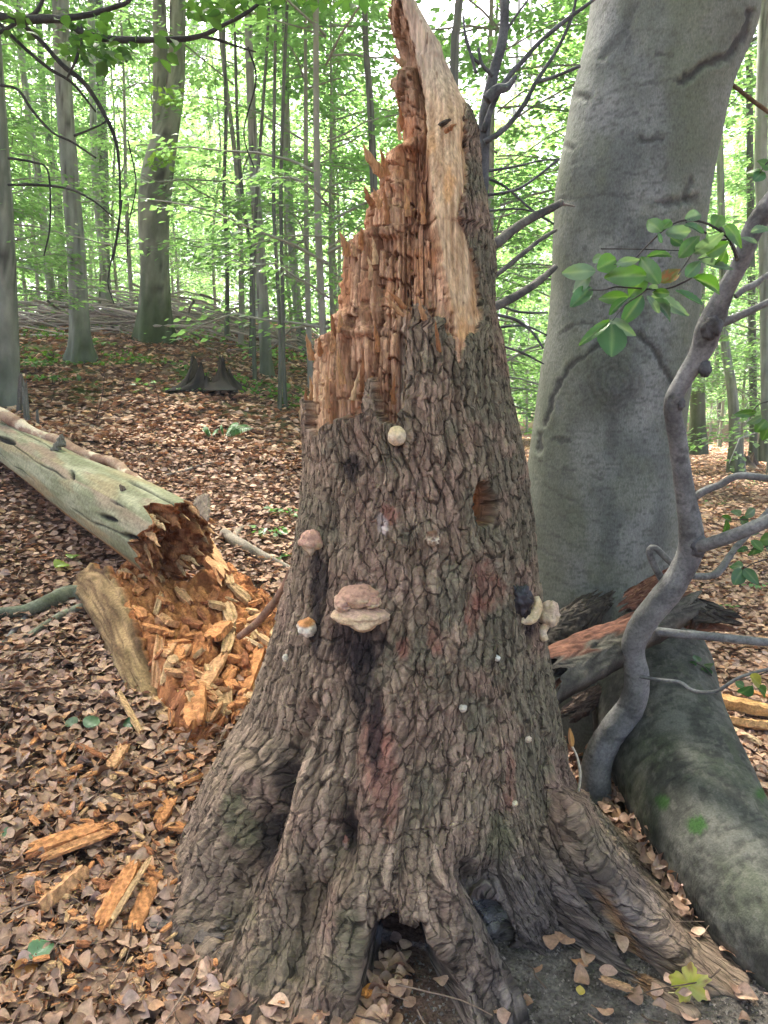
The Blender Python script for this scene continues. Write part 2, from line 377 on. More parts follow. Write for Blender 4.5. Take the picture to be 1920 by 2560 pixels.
# --- bark mask
wpx = px + 7 * fbm(px / 14, py / 14, 0, 3, 91); wpy = py + 12 * fbm(px / 11, py / 22, 2, 3, 92)
bx = np.array([600, 740, 768, 772, 790, 800, 850, 868, 905, 912, 925, 938, 944, 955, 985, 992, 1010, 1014, 1023, 1030, 1060, 1070, 1112, 1118, 1134, 1148, 1170, 1186, 1200, 1400], float)
by = np.array([985, 985, 1000, 1076, 1088, 1072, 1040, 1046, 1030, 952, 948, 990, 1030, 1050, 1056, 1040, 1010, 900, 800, 762, 758, 786, 792, 822, 838, 905, 840, 830, 800, 780], float)
low = sstep(-3, 3, wpy - np.interp(wpx, bx, by))
sy = np.array([-200, 180, 200, 212, 300, 400, 460, 530, 545, 620, 700, 790, 860, 1200], float)
sx = np.array([1400, 1400, 1200, 1172, 1160, 1166, 1170, 1148, 1146, 1178, 1196, 1204, 1206, 1206], float)
strip = sstep(-3, 3, wpx - np.interp(wpy, sy, sx))
bark_front = np.maximum(low, strip)
ztopb = P(960, 200, YC)[2]
bark_back = ((CT > -0.2) & (ZZ < ztopb + 0.1 * CT)) * 1.0
bark_back = np.maximum(bark_back, (ZZ < zb + 0.0) * 1.0)
BM = bark_front * front + bark_back * (1 - front)
# woodpecker hole
hole = sstep(1.15, 0.75, np.sqrt(((wpx - 1212) / 27) ** 2 + ((wpy - 1262 - 0.1 * (px - 1212)) / 56) ** 2)) * front
BM = BM * (1 - hole)
thin_l = sstep(775, 760, px) * front * sstep(1100, 1000, py)
# --- bark relief: sinuous vertical cracks between flaky overlapping plates
U = TH * 0.42
Rsm = Rc + flare; dV_ = np.minimum(np.hypot(np.diff(Rsm, axis=0) * .9, np.diff(ZZ, axis=0)), .012)[:, 20:390].mean(1); dV_ = np.convolve(np.r_[np.full(20, dV_[0]), dV_, np.full(20, dV_[-1])], np.ones(41) / 41, 'valid'); Vv = np.cumsum(np.r_[0, dV_])[:, None] + 0 * ZZ; Vv = Vv - Vv[-1:] + ZZ[-1:]
wu = U + 0.020 * fbm(U * 9, Vv * 5, 0, 3, 1) + 0.005 * fbm(U * 50, Vv * 30, 0, 2, 2); wv = Vv + 0.03 * fbm(U * 9, Vv * 5, 4, 3, 3)
# each root keeps its own across-coordinate, so that plates keep their size on the flare; the joins lie in the folds
def _ang(a, b):
    g = ghit(a, b); return math.atan2(g[1] - c0[1], g[0] - c0[0])
refs = [_ang(450, 2250), _ang(720, 2500), _ang(1180, 2500), _ang(1720, 2440)]; refs[0] -= 2 * math.pi if refs[0] > 0 else 0
bnds = [-9, _ang(585, 2420), _ang(1010, 2420), _ang(1300, 2400), 0.25, 9]
U = U.copy()
for k_ in range(4):
    m_ = (TH >= bnds[k_]) & (TH < bnds[k_ + 1]); j_ = int(np.argmin(np.abs(th - refs[k_]))); Re = np.maximum(Rsm[:, j_], .42)[:, None] * (.85 + .15)
    Ub = refs[k_] * .42 + (TH - refs[k_]) * (.42 + (Re - .42) * (.85, .95, 1.2, 2.6)[k_]); U = np.where(m_, Ub, U)
# along the long right root the plates follow the root itself
qa, qb = ghit(1440, 2060), ghit(1730, 2460); qd = qb - qa; qd /= np.linalg.norm(qd); qs = np.array([qd[1], -qd[0], 0]); qs /= np.linalg.norm(qs)
rel = G - qa; al = rel @ qd; ac = rel @ qs - .8 * (rel[..., 2] - al * qd[2])
wq = sstep(.42, .10, hz) * sstep(.16, .40, ext + 0 * hz) * sstep(bnds[3], bnds[3] + .15, TH) * sstep(.3, .1, TH)
i0_, jr_ = np.unravel_index(int(np.argmin((px - 1440) ** 2 + (py - 2060) ** 2 + 1e9 * (ST > 0))), px.shape)
al = al - al[i0_, jr_]; ac = ac - ac[i0_, jr_]; wq = wq * 0
U = U * (1 - wq) + (ac + U[i0_, jr_]) * wq; Vv = Vv * (1 - wq) + (Vv[i0_, jr_] - al) * wq
du_ = np.maximum(np.abs(np.gradient(U, axis=1)), 1e-4); dv_ = np.maximum(np.abs(np.gradient(Vv, axis=0)), 1e-4)
def crackline(per, fv, seed, amp, octv=3):
    n = np.sin(2 * math.pi * (U / per + amp * fbm(U * .5 / per, Vv * fv, 0, octv, seed, 0.5)))
    g = np.sqrt((np.gradient(n, axis=1) / du_) ** 2 + (np.gradient(n, axis=0) / dv_) ** 2) + 3.0 / per
    return n, np.abs(n) / g
nA, dA = crackline(0.100, 7.5, 21, .62); nB, dB = crackline(0.062, 12, 22, .75); nC, dC = crackline(0.030, 24, 23, .9, 3)
wid = 0.0030 + 0.0050 * fbm(U * 16, Vv * 9, 0, 2, 24); wid2 = 0.0022 + 0.0055 * fbm(U * 18, Vv * 11, 5, 2, 26)
cA = sstep(0.35, 1.5, dA / np.maximum(wid, .0010)); cB = sstep(0.2, 1.5, dB / np.maximum(wid2, .0004)); cC = sstep(0, 1.3, dC / .0014)
F1, F2, ID = worley(wu / 0.040, wv / 0.060, 11)
cW = sstep(0.0, 0.16, F2 - F1 + 0.10 * sstep(-.1, .4, fbm(U * 30, Vv * 30, 9, 2, 25)))
crack = cA * (0.25 + 0.75 * cB)
brk = sstep(-.25, .25, fbm(U * 9, Vv * 5, 3, 2, 27)); cA = 1 - (1 - cA) * (0.25 + .75 * brk)
plate = 0.008 * (ID - .5) * cW - 0.004 * (1 - cW)
plate = plate - 0.008 * (1 - cA) - 0.003 * (1 - cB) - 0.0016 * (1 - cC) + 0.003 * fbm(U * 70, Vv * 55, 0, 3, 5) + 0.008 * fbm(U * 8, Vv * 6, 0, 3, 6)
fur = (1 - cA)
bdisp = plate
rootz = sstep(0.45, 0.1, hz)
smooth_dust = sstep(1020, 1260, px) * sstep(2080, 2230, py) * sstep(1720, 1560, px + 0 * py) * front   # dusty lower right face
bdisp = bdisp * (1 - 0.55 * smooth_dust) + rootz * 0.018 * fbm(U * 14, Vv * 9, 7, 4, 8)
# flakes whose ends lift near the foot of the trunk
# --- wood relief
UX = G[..., 0] * front + U * (1 - front)
wu2 = UX + 0.010 * fbm(U * 12, Vv * 3, 0, 3, 41); wv2 = Vv + 0.012 * fbm(UX * 40, Vv * 12, 2, 3, 42) + .03 * fbm(UX * 9, Vv * 5, 2, 2, 48); fib0 = fbm(UX * 60, Vv * 10, 3, 2, 49)
def blocks(u, v, w, h, seed):
    cu = np.floor(u / w); fu = u / w - cu; sh = _hash(cu, cu * 0, cu * 0, seed); hh = h * (0.5 + _hash(cu, cu * 0, cu * 0, seed + 1))
    cv = np.floor(v / hh + sh * 7); fv = v / hh + sh * 7 - cv; i = _hash(cu, cv, cu * 0, seed + 2)
    e = np.minimum(np.minimum(fu, 1 - fu) * w, np.minimum(fv, 1 - fv) * hh); return i, e
WI, We = blocks(wu2, wv2 + .25 * wu2, .042, .15, 51); wi, we = blocks(wu2 + .01 * fib0, wv2, .014, .055, 52); gi, ge = blocks(wu2, wv2, .0055, .11, 57)
fib = fbm(UX * 150, Vv * 7, 0, 3, 43); fib2 = fbm(UX * 60, Vv * 3, 0, 3, 44)
wc = sstep(0.0, .004, We); wc2 = sstep(0.0, .0025, we)
# the pale plank of sapwood on the right
plx = np.array([-60, 0, 128, 200, 300, 420, 560, 640, 760, 860], float)
pa = np.interp(wpy, plx, [970, 1000, 1036, 1052, 1062, 1072, 1090, 1104, 1130, 1150]); 
plank = sstep(-4, 4, wpx - pa) * front * (1 - BM) * sstep(870, 840, py)
stepd = (WI - 0.5) * 0.034 + (wi - 0.5) * 0.012 + (gi - .5) * 0.006 - (1 - wc) * 0.010 - (1 - wc2) * 0.003
brown = (1 - plank)
wdisp = brown * (stepd * (1.1) + 0.012 * fib2 + 0.0030 * fib) + plank * (0.012 + 0.004 * fib2 + 0.0018 * fib + 0.012 * fbm(U * 10, Vv * 3, 0, 3, 46))
pits = sstep(0.42, 0.6, fbm(px / 16, py / 26, 0, 3, 47)) * brown * 0.022
wdisp = wdisp - pits
# concave fracture face: recess in the middle of the exposed wood
sect = np.clip((px - np.interp(py, rows[:, 0], rows[:, 1])) / (np.interp(py, rows[:, 0], rows[:, 2]) - np.interp(py, rows[:, 0], rows[:, 1])), 0, 1)
rec = sstep(0.08, 0.3, sect) * sstep(0.75, 0.6, sect) * brown * (0.05 + 0.03 * sstep(900, 500, py))
rec = rec + 0.03 * (1 - sstep(0, 1, BM)) * low * 0
wdisp = wdisp - rec * front
disp = BM * bdisp + (1 - BM) * (wdisp - 0.020) + 0.006 * BM * (1 - sstep(0.1, 0.9, 1 - BM))
disp = disp - hole * (0.06 + 0.02 * fbm(px / 9, py / 14, 0, 3, 61)) 
# burls and swellings
for bxp, byp, rx, ry, h in ((1248, 1930, 32, 50, .014), (1072, 1345, 26, 24, .014), (830, 1420, 45, 35, .008), (1240, 1370, 60, 30, .012), (1030, 1225, 22, 25, .02), (860, 2095, 34, 60, -.05), (705, 1930, 30, 110, -.04), (665, 2080, 30, 100, -.05), (780, 2230, 26, 80, -.05), (1235, 2200, 30, 60, -.05), (560, 2150, 50, 130, .03), (760, 2050, 40, 120, .03), (1130, 2330, 50, 100, .03), (1165, 1390, 40, 25, .01)):
    q = ((px - bxp) / rx) ** 2 + ((py - byp) / ry) ** 2
    disp = disp + h * np.exp(-q) * front
def pline(pts, w):
    best = np.full(px.shape, 1e9)
    for (x0, y0), (x1, y1) in zip(pts[:-1], pts[1:]):
        vx, vy = x1 - x0, y1 - y0; t = np.clip(((wpx - x0) * vx + (wpy - y0) * vy) / (vx * vx + vy * vy), 0, 1)
        best = np.minimum(best, np.hypot(wpx - x0 - t * vx, wpy - y0 - t * vy))
    return np.exp(-(best / w) ** 2) * front
for pts_, w_, h_ in (([(770, 1780), (735, 1870), (700, 1960), (662, 2080), (610, 2200), (560, 2330)], 24, -.055), ([(880, 1990), (858, 2110), (812, 2220), (770, 2340), (740, 2430)], 20, -.035), ([(1165, 2180), (1215, 2270), (1290, 2380), (1350, 2470)], 26, -.06),
        ([(1100, 2200), (1140, 2300), (1215, 2430), (1290, 2550)], 30, .04), ([(1420, 2030), (1530, 2190), (1650, 2360), (1760, 2500)], 40, .05), ([(1480, 2230), (1560, 2350), (1610, 2460)], 24, -.03), ([(620, 1930), (560, 2060), (500, 2220), (450, 2330)], 36, .045), ([(880, 2230), (850, 2340), (820, 2500)], 46, .05), ([(720, 2180), (660, 2320), (620, 2480)], 40, .04), ([(1040, 2000), (1020, 2120), (1000, 2230)], 22, -.02), ([(1370, 1850), (1420, 1960)], 16, -.03)):
    disp = disp + h_ * pline(pts_, w_)
N = normals_grid(G)
if N[nz // 3, 150, 1] > 0: N = -N
Nr = np.stack([CT, ST, 0 * CT], -1); ku = sstep(zb - 0.25, zb - 0.05, ZZ)[..., None]
N = N * (1 - ku) + Nr * ku; N /= np.linalg.norm(N, axis=-1)[..., None]
G2 = G + N * disp[..., None]
# --- colours
n_a = fbm(px / 70, py / 90, 0, 4, 71); n_b = fbm(U * 35, Vv * 25, 0, 3, 72); n_c = fbm(U * 6, Vv * 3, 0, 3, 73)
bc = mixc((0.195, 0.156, 0.113), (0.365, 0.294, 0.218), sstep(-0.7, 0.8, np.tanh(nB * 3) * .3 + (ID - .5) * .6 + n_b * 0.8))
bc = mixc(bc, (0.30, 0.20, 0.165), 0.4 * sstep(0.0, 0.5, n_a))                              # pinkish
bc = mixc(bc, (0.17, 0.175, 0.125), 0.65 * sstep(-0.05, 0.45, -n_a + (px - 1050) / 900 * front + 0.2 * n_b) * sstep(2250, 1900, py))  # grey-green algae
fc = (1 - crack) * 0.9
bc = mixc(bc, (0.045, 0.030, 0.024), np.clip(np.maximum(fc, fur), 0, 1) * 0.6)
def blot(cx_, cy_, rx, ry, s=30):
    return sstep(1.15, 0.6, np.sqrt(((wpx - cx_) / rx) ** 2 + ((wpy - cy_) / ry) ** 2) + 0.35 * fbm(px / s, py / s, 1, 3, int(cx_))) * front
for c in ((1215, 1475, 42, 70), (1180, 1540, 22, 60), (975, 1290, 28, 28), (935, 1880, 45, 130), (1085, 1600, 22, 45), (965, 1960, 38, 150), (1010, 1620, 20, 30), (1270, 1960, 14, 90)):
    bc = mixc(bc, (0.27, 0.125, 0.095), (0.40 + .35 * sstep(-.2, .4, n_b)) * blot(*c))
for c in ((895, 1600, 70, 90), (905, 1700, 40, 120), (800, 1440, 24, 90), (880, 1170, 30, 50), (790, 1570, 16, 90), (940, 1830, 22, 120), (1320, 1560, 20, 50), (700, 1960, 36, 110), (660, 2120, 36, 110), (860, 2080, 26, 70), (995, 1100, 14, 30)):
    bc = mixc(bc, (0.030, 0.025, 0.027), 0.85 * blot(*c))
for c in ((960, 1318, 14, 24), (955, 1300, 8, 18)): bc = mixc(bc, (0.5, 0.45, 0.42), 0.9 * blot(*c, s=12))
for c in ((690, 2420, 110, 90), (880, 2330, 30, 90), (600, 2300, 60, 60), (610, 2050, 26, 90), (1250, 2100, 40, 70), (850, 2440, 40, 60), (1680, 2430, 14, 26)):
    bc = mixc(bc, (0.095, 0.125, 0.060), 0.45 * blot(*c))
bc = mixc(bc, mixc((0.065, 0.060, 0.060), (0.16, 0.15, 0.146), sstep(-.5, .5, n_b)), 0.85 * smooth_dust)
lowr = sstep(0.30, 0.04, hz) * front
bc = mixc(bc, mixc((0.15, 0.115, 0.09), (0.24, 0.19, 0.15), sstep(-.5, .5, n_b)), 0.5 * lowr * (1 - smooth_dust))
# torn light wood along the right root
rt = sstep(26, 12, np.abs(px - np.interp(py, [2220, 2300, 2400, 2500, 2560], [1490, 1545, 1590, 1635, 1655])) + 8 * fbm(px / 12, py / 12, 0, 3, 66)) * sstep(2200, 2260, py) * front
bc = mixc(bc, mixc((0.22, 0.13, 0.07), (0.45, 0.30, 0.17), sstep(-.4, .4, fbm(px / 5, py / 25, 0, 3, 67))), rt)
# wood
sect2 = sstep(-0.4, 0.5, fib + 0.5 * fib2)
wcol = mixc((0.26, 0.128, 0.070), (0.50, 0.30, 0.185), sect2) * (0.8 + .4 * wi)[..., None]
wcol = mixc(wcol, (0.43, 0.19, 0.085), 0.6 * sstep(0.0, 0.5, fbm(px / 50, py / 90, 3, 3, 81)))
wcol = mixc(wcol, (0.13, 0.055, 0.028), 0.85 * np.clip((1 - wc) * 0.8 + pits * 40, 0, 1))
dark_mid = np.exp(-(((px - 1040) / 34) ** 2 + ((py - 430) / 100) ** 2)) * front
wcol = mixc(wcol, (0.20, 0.085, 0.045), 0.75 * dark_mid)
pale = np.clip(sstep(850, 790, px) * sstep(830, 900, py) * 0.8, 0, 1)
wcol = mixc(wcol, (0.56, 0.38, 0.22), 0.7 * pale * sstep(-.5, .3, fib))
plc = mixc((0.36, 0.22, 0.125), (0.58, 0.40, 0.25), sect2)
plc = mixc(plc, (0.42, 0.35, 0.285), 0.6 * sstep(330, 120, py))
plc = mixc(plc, (0.55, 0.28, 0.11), 0.6 * sstep(0.0, .5, fbm(px / 40, py / 60, 5, 3, 83)) * sstep(250, 420, py))
plc = mixc(plc, (0.16, 0.085, 0.05), 0.8 * sstep(0.45, 0.6, fbm(px / 10, py / 26, 5, 3, 84)))
wcol = mixc(wcol, plc, np.clip(plank, 0, 1))
top_l = sstep(330, 250, py) * (1 - plank)
wcol = mixc(wcol, (0.30, 0.20, 0.13), 0.6 * top_l)
strip2 = np.exp(-((px - np.interp(py, [750, 850, 1000], [1000, 1012, 1000])) / 16) ** 2) * sstep(760, 800, py) * sstep(1050, 990, py)
wcol = mixc(wcol, (0.50, 0.40, 0.30), 0.8 * strip2)
wcol = mixc(wcol, mixc((0.48, 0.19, 0.06), (0.08, 0.03, 0.012), sstep(-.1, .4, fbm(px / 12, py / 12, 0, 3, 85))), hole)
bc = bc * np.array([0.90, 0.81, 0.76])
col = mixc(wcol, bc, BM)
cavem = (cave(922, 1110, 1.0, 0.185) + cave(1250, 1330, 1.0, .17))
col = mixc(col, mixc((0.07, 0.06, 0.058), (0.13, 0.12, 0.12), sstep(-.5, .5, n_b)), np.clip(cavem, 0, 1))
snag = thing('broken_tree_trunk', 'broken dead spruce trunk with rough bark, torn orange wood top and spreading roots', 'tree stump', (c0[0], YC, 0.0))
F = grid_faces(nz, nc, True)
bmf = BM.reshape(-1)[F].mean(1) > 0.5
Vs = G2.reshape(-1, 3); Cs = col.reshape(-1, 3)
BUV = np.stack([U, Vv, 0 * U], -1).reshape(-1, 3)
def sub(mask, name, mat, parent, **k):
    f = F[mask]; ids, inv = np.unique(f, return_inverse=True)
    return mesh_obj(name, Vs[ids], inv.reshape(-1, 4), mat, parent, col=Cs[ids], attr=BUV[ids], **k)
sub(bmf, 'bark', M['spruce'], snag)
sub(~bmf, 'broken_wood', M['wood'], snag, label='torn orange brown rotten heartwood with pale outer wood')
# closing cap on top
ct = G2[-1]; cc = ct.mean(0); 
mesh_obj('torn_top', np.vstack([ct, cc + [0, 0, .02]]), np.array([(i, (i + 1) % nc, nc) for i in range(nc)]), M['wood'], snag, col=np.tile((0.4, .28, .17), (nc + 1, 1)))
FP = (px.reshape(-1), py.reshape(-1), (ST < 0.1).reshape(-1))
SV = G2.reshape(-1, 3); SN = N.reshape(-1, 3)
def on_snag(qx, qy):
    d = (FP[0] - qx) ** 2 + (FP[1] - qy) ** 2 + np.where(FP[2], 0, 1e9)
    i = int(np.argmin(d)); return SV[i].copy(), SN[i].copy()

# splinters and loose blocks on the torn wood
def splinter(base, tip, w, t, seed, n=10):
    base = np.array(base, float); tip = np.array(tip, float); r = np.random.default_rng(seed)
    C = np.linspace(base, tip, n); d = tip - base; L = np.linalg.norm(d); d /= L
    s = np.cross(d, [0.1, -1.0, 0.05]); s /= np.linalg.norm(s); f = np.cross(s, d)
    prof = np.array([1, 1, .95, .9, .85, .75, .62, .45, .28, .05])[:n] * (1 + 0.15 * r.standard_normal(n)); prof[-1] = .05
    off = np.cumsum(r.standard_normal(n)) * w * 0.08
    cs = [(-1, -.6), (-.35, -1), (.35, -.8), (1, -.5), (.8, .6), (0, 1), (-.8, .7), (-1.05, 0)]
    V = []
    for i in range(n):
        for (a, b) in cs:
            V.append(C[i] + s * (a * w * .5 * prof[i] * (1 + .15 * r.standard_normal()) + off[i]) + f * (b * t * .5 * (0.4 + .6 * prof[i])))
    V = np.array(V); F = grid_faces(n, 8, True)
    V = np.vstack([V, base]); F = np.vstack([F, [(len(V) - 1, (i + 2) % 8, i + 1, i) for i in (0, 2, 4, 6)]])
    return V, F
WCOLS = [(0.42, .24, .12), (0.34, .16, .07), (0.52, .36, .2), (0.28, .13, .06), (0.46, .27, .13)]
spl = [((960, 440), (917, 355), 22, .03), ((968, 440), (953, 372), 14, .03), ((1000, 350), (993, 292), 9, .03), ((935, 520), (913, 464), 18, .02), ((950, 520), (930, 470), 14, .02), ((872, 640), (856, 576), 18, 0), ((910, 625), (899, 570), 14, 0), ((890, 640), (880, 598), 12, .0),
      ((835, 850), (824, 786), 16, 0), ((850, 830), (846, 780), 12, 0), ((782, 900), (774, 834), 16, 0), ((800, 890), (795, 842), 12, 0), ((758, 1060), (752, 992), 10, 0), ((766, 1050), (764, 968), 10, 0), ((776, 1000), (772, 940), 10, 0),
      ((1010, 790), (956, 742), 12, .05), ((1014, 770), (970, 728), 11, .06), ((884, 1000), (899, 922), 12, .04), ((905, 980), (905, 870), 11, .03), ((832, 878), (830, 828), 14, .03), ((1062, 800), (1050, 740), 12, .03), ((985, 1010), (982, 930), 10, .03), ((925, 700), (918, 640), 10, .03),
      ((970, 560), (962, 470), 13, .02), ((1020, 540), (1010, 470), 14, .02), ((1060, 560), (1052, 490), 12, .02), ((1003, 330), (998, 250), 10, .01), ((1012, 160), (985, 132), 12, .01), ((1112, 330), (1140, 306), 11, .05), ((860, 960), (852, 870), 13, .03), ((820, 1020), (812, 930), 12, .02), ((945, 880), (935, 810), 12, .03), ((940, 660), (930, 590), 12, .02), ((1100, 880), (1090, 800), 10, .02)]
for i, (b0, t0, w, dz) in enumerate(spl):
    pb, nb = on_snag(*b0); Y = pb[1] - dz
    Vq, Fq = splinter(P(b0[0], b0[1], Y + .02), P(t0[0], t0[1], Y - .01), w / FPX * Y * 1.1, w / FPX * Y * .7, i)
    c = np.array(WCOLS[i % 5]) * (1 if i not in (0,) else 1.0)
    mesh_obj('splinter', Vq, Fq, M['wood'], snag, col=np.tile(c, (len(Vq), 1)), smooth=False)
# ------------------------------------------------------------------ the big beech behind
YB = 3.45
brow = np.array([(-60, 1494, 1888), (0, 1489, 1885), (60, 1480, 1884), (115, 1470, 1868), (231, 1438, 1817), (347, 1418, 1790), (463, 1394, 1766), (579, 1388, 1748), (694, 1383, 1738), (810, 1375, 1726), (926, 1352, 1712),
 (1042, 1335, 1697), (1157, 1318, 1692), (1273, 1306, 1688), (1389, 1300, 1682), (1504, 1292, 1676), (1620, 1280, 1690), (1736, 1262, 1722), (1850, 1240, 1770), (2000, 1220, 1800)], float)
bl = np.array([P(a, r, YB) for r, a, b in brow]); br = np.array([P(b, r, YB) for r, a, b in brow])
zB = bl[::-1, 2]
nzb = 620
zz = np.concatenate([np.linspace(-0.35, 3.5, 420), np.linspace(3.55, 9.0, 40)])
xlB = np.interp(zz, zB, bl[::-1, 0]); xrB = np.interp(zz, zB, br[::-1, 0])
kk = np.ones(15) / 15.0
def sm(a): return np.convolve(np.r_[np.full(7, a[0]), a, np.full(7, a[-1])], kk, 'valid')
xlB, xrB = sm(xlB), sm(xrB)
cB_ = (xlB + xrB) / 2 + np.where(zz > 3.4, (zz - 3.4) * 0.12, 0); aB_ = (xrB - xlB) / 2
aB_ = np.where(zz > 3.4, aB_ * np.clip(1 - (zz - 3.4) * .03, .3, 1), aB_)
thb = np.concatenate([np.linspace(-math.pi, 0, 240, endpoint=False), np.linspace(0, math.pi, 40, endpoint=False)])
TH, ZZ = np.meshgrid(thb, zz); CT, ST = np.cos(TH), np.sin(TH)
hzb = np.maximum(ZZ - 0.0, 0)
RB = aB_[:, None] + 0.012 * np.cos(TH * 3 + ZZ) + 0.05 * np.exp(-hzb / .3) * (np.cos(TH * 4 + 1) * .5 + .5)
G = np.stack([cB_[:, None] + CT * RB, YB + ST * RB, ZZ], -1)
N = normals_grid(G)
if N[200, 120, 1] > 0: N = -N
def beech_paint(G, N, ux, front):
    px, py, w = proj(G.reshape(-1, 3)); px = px.reshape(G.shape[:-1]); py = py.reshape(px.shape)
    X, Y, Z = G[..., 0], G[..., 1], G[..., 2]
    wx = px + 8 * fbm(px / 20, py / 14, 0, 3, 101); wy = py + 8 * fbm(px / 18, py / 14, 0, 3, 102)
    d = 0.006 * fbm(X * 3, Y * 3, Z * 2, 3, 103) + 0.0012 * fbm(ux * 60, Z * 50, 0, 3, 104)
    c = mixc((0.115, 0.12, 0.113), (0.215, 0.217, 0.205), sstep(-.5, .5, fbm(ux * 8, Z * 5, 0, 4, 105)))
    c = mixc(c, (0.07, 0.07, 0.065), 0.65 * sstep(0.05, .5, fbm(ux * 45, Z * 130, 0, 3, 106)))
    st = sstep(0.25, 0.5, fbm(ux * 6, Z * 110, 0, 3, 107)) * sstep(0.0, 0.3, fbm(ux * 4, Z * 4, 4, 2, 108))
    c = mixc(c, (0.085, 0.085, 0.085), 0.45 * st); d = d - 0.0012 * st
    gl = sstep(1560, 1330, px + 60 * fbm(px / 60, py / 60, 0, 3, 109)) + 0.7 * sstep(1640, 1700, px) + 0.5 * sstep(-.1, .5, fbm(px / 60, py / 90, 7, 3, 110))
    c = mixc(c, (0.125, 0.135, 0.085), np.clip(gl, 0, 1) * 0.65)
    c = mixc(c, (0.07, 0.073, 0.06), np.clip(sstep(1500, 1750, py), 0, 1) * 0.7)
    def line(pts, wd, depth, dark, colr=(0.045, 0.043, 0.04)):
        nonlocal d, c
        pts = np.array(pts, float); best = np.full(px.shape, 1e9)
        for (x0, y0), (x1, y1) in zip(pts[:-1], pts[1:]):
            vx, vy = x1 - x0, y1 - y0; t = np.clip(((wx - x0) * vx + (wy - y0) * vy) / (vx * vx + vy * vy), 0, 1)
            best = np.minimum(best, np.hypot(wx - x0 - t * vx, wy - y0 - t * vy))
        m = sstep(wd, wd * .35, best * (1 + 0.5 * fbm(px / 9, py / 9, 3, 3, 120))) * front
        d = d - depth * m + depth * .5 * np.exp(-((best - wd * 1.6) / wd) ** 2) * front; c = mixc(c, colr, m * dark)
    line([(1560, 842), (1500, 862), (1440, 905), (1395, 960), (1370, 1030), (1362, 1060)], 8, .005, .8)
    line([(1600, 842), (1640, 880), (1660, 930), (1700, 965)], 12, .006, .85)
    line([(1480, 810), (1440, 812), (1405, 835)], 5, .003, .5)
    line([(1700, 205), (1760, 165), (1820, 140), (1862, 80), (1872, 30)], 14, .007, .9)
    line([(1590, 212), (1640, 205), (1700, 198)], 6, .002, .5)
    line([(1598, 351), (1655, 350)], 12, .005, .7)
    line([(1502, 145), (1560, 90), (1580, 20)], 14, .003, .4)
    line([(1395, 500), (1500, 488), (1600, 500), (1680, 510)], 5, .002, .3)
    line([(1660, 510), (1700, 505), (1735, 500)], 17, .006, .6); line([(1725, 450), (1712, 500)], 12, .006, .6)
    line([(1640, 135), (1680, 138)], 5, .002, .5); line([(1440, 240), (1470, 250)], 12, .004, .6); line([(1418, 365), (1430, 370)], 9, .003, .6)
    line([(1455, 1000), (1600, 1030)], 3, .001, .3); line([(1385, 1100), (1420, 1102)], 7, .003, .7); line([(1350, 1085), (1352, 1130)], 9, .006, .7); line([(1410, 1170), (1440, 1172)], 4, .002, .5)
    for k_ in range(9):
        yb = 1180 + 55 * k_; line([(1330, yb - 40), (1400, yb), (1470, yb + 34)], 3, .0015, .3)
    # the eye shaped branch scar
    ex, ey = (px - 1530) / 75, (py - 955) / 70; r_ = np.hypot(ex, ey) + 0.25 * fbm(px / 30, py / 30, 2, 3, 121)
    ring = 0.5 + 0.5 * np.cos(r_ * 22 + 3 * fbm(px / 25, py / 25, 4, 2, 122)); env = sstep(1.5, .6, r_) * front
    d = d + 0.020 * np.exp(-r_ ** 2) * front - 0.014 * np.exp(-(((px - 1535) / 25) ** 2 + ((py - 935) / 28) ** 2)) * front - 0.003 * ring * env
    c = mixc(c, (0.055, 0.052, 0.05), env * (0.25 + 0.4 * ring * (r_ < 1.1)))
    v_ = sstep(26, 0, np.abs(px - 1530 - (py - 1050) * .0)) * sstep(980, 1040, py) * sstep(1170, 1100, py) * front
    c = mixc(c, (0.07, 0.068, 0.065), .5 * v_)
    c = mixc(c, (0.03, 0.07, 0.015), .85 * sstep(1.1, .6, np.hypot((wx - 1657) / 22, (wy - 2005) / 22)) * front)
    c = mixc(c, (0.03, 0.07, 0.015), .85 * sstep(1.1, .6, np.hypot((wx - 1742) / 26, (wy - 2060) / 26)) * front)
    return d, c
front = sstep(0.2, 0.0, ST)
UXb = TH * 0.36
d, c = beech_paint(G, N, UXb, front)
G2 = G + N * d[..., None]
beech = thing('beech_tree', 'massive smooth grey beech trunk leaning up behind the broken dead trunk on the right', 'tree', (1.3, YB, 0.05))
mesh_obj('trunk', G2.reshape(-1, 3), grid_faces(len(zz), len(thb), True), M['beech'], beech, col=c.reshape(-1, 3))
# the thick root running down to the lower right
rp = np.array([(P(1600, 1480, 3.42)), (P(1615, 1630, 3.28)), (P(1648, 1800, 2.95)), (P(1728, 1990, 2.60)), (P(1830, 2170, 2.26)), (P(1985, 2350, 1.98)), (P(2240, 2570, 1.72)), P(2560, 2800, 1.6)])
rr = np.array([.12, .26, .27, .245, .215, .185, .16, .10])
Q = smooth_path(np.c_[rp, rr], 240); C_, R_ = Q[:, :3], Q[:, 3]; T_, N_, B_ = frames(C_)
tr = np.linspace(0, 2 * math.pi, 190, endpoint=False)
D_ = N_[:, None, :] * np.cos(tr)[None, :, None] + B_[:, None, :] * np.sin(tr)[None, :, None]
G = C_[:, None, :] + D_ * R_[:, None, None]
sl = np.cumsum(np.r_[0, np.linalg.norm(np.diff(C_, axis=0), axis=1)])[:, None] + 0 * tr[None, :]
ua = tr[None, :] * .25 + 0 * sl
wr = fbm(sl * 70 + 2 * fbm(ua * 9, sl * 9, 0, 2, 130), ua * 22, 0, 3, 131)
dd = 0.012 * fbm(G[..., 0] * 5, G[..., 1] * 5, G[..., 2] * 5, 3, 132) + 0.0022 * wr * 2 + 0.0018 * fbm(ua * 90, sl * 90, 0, 3, 133)
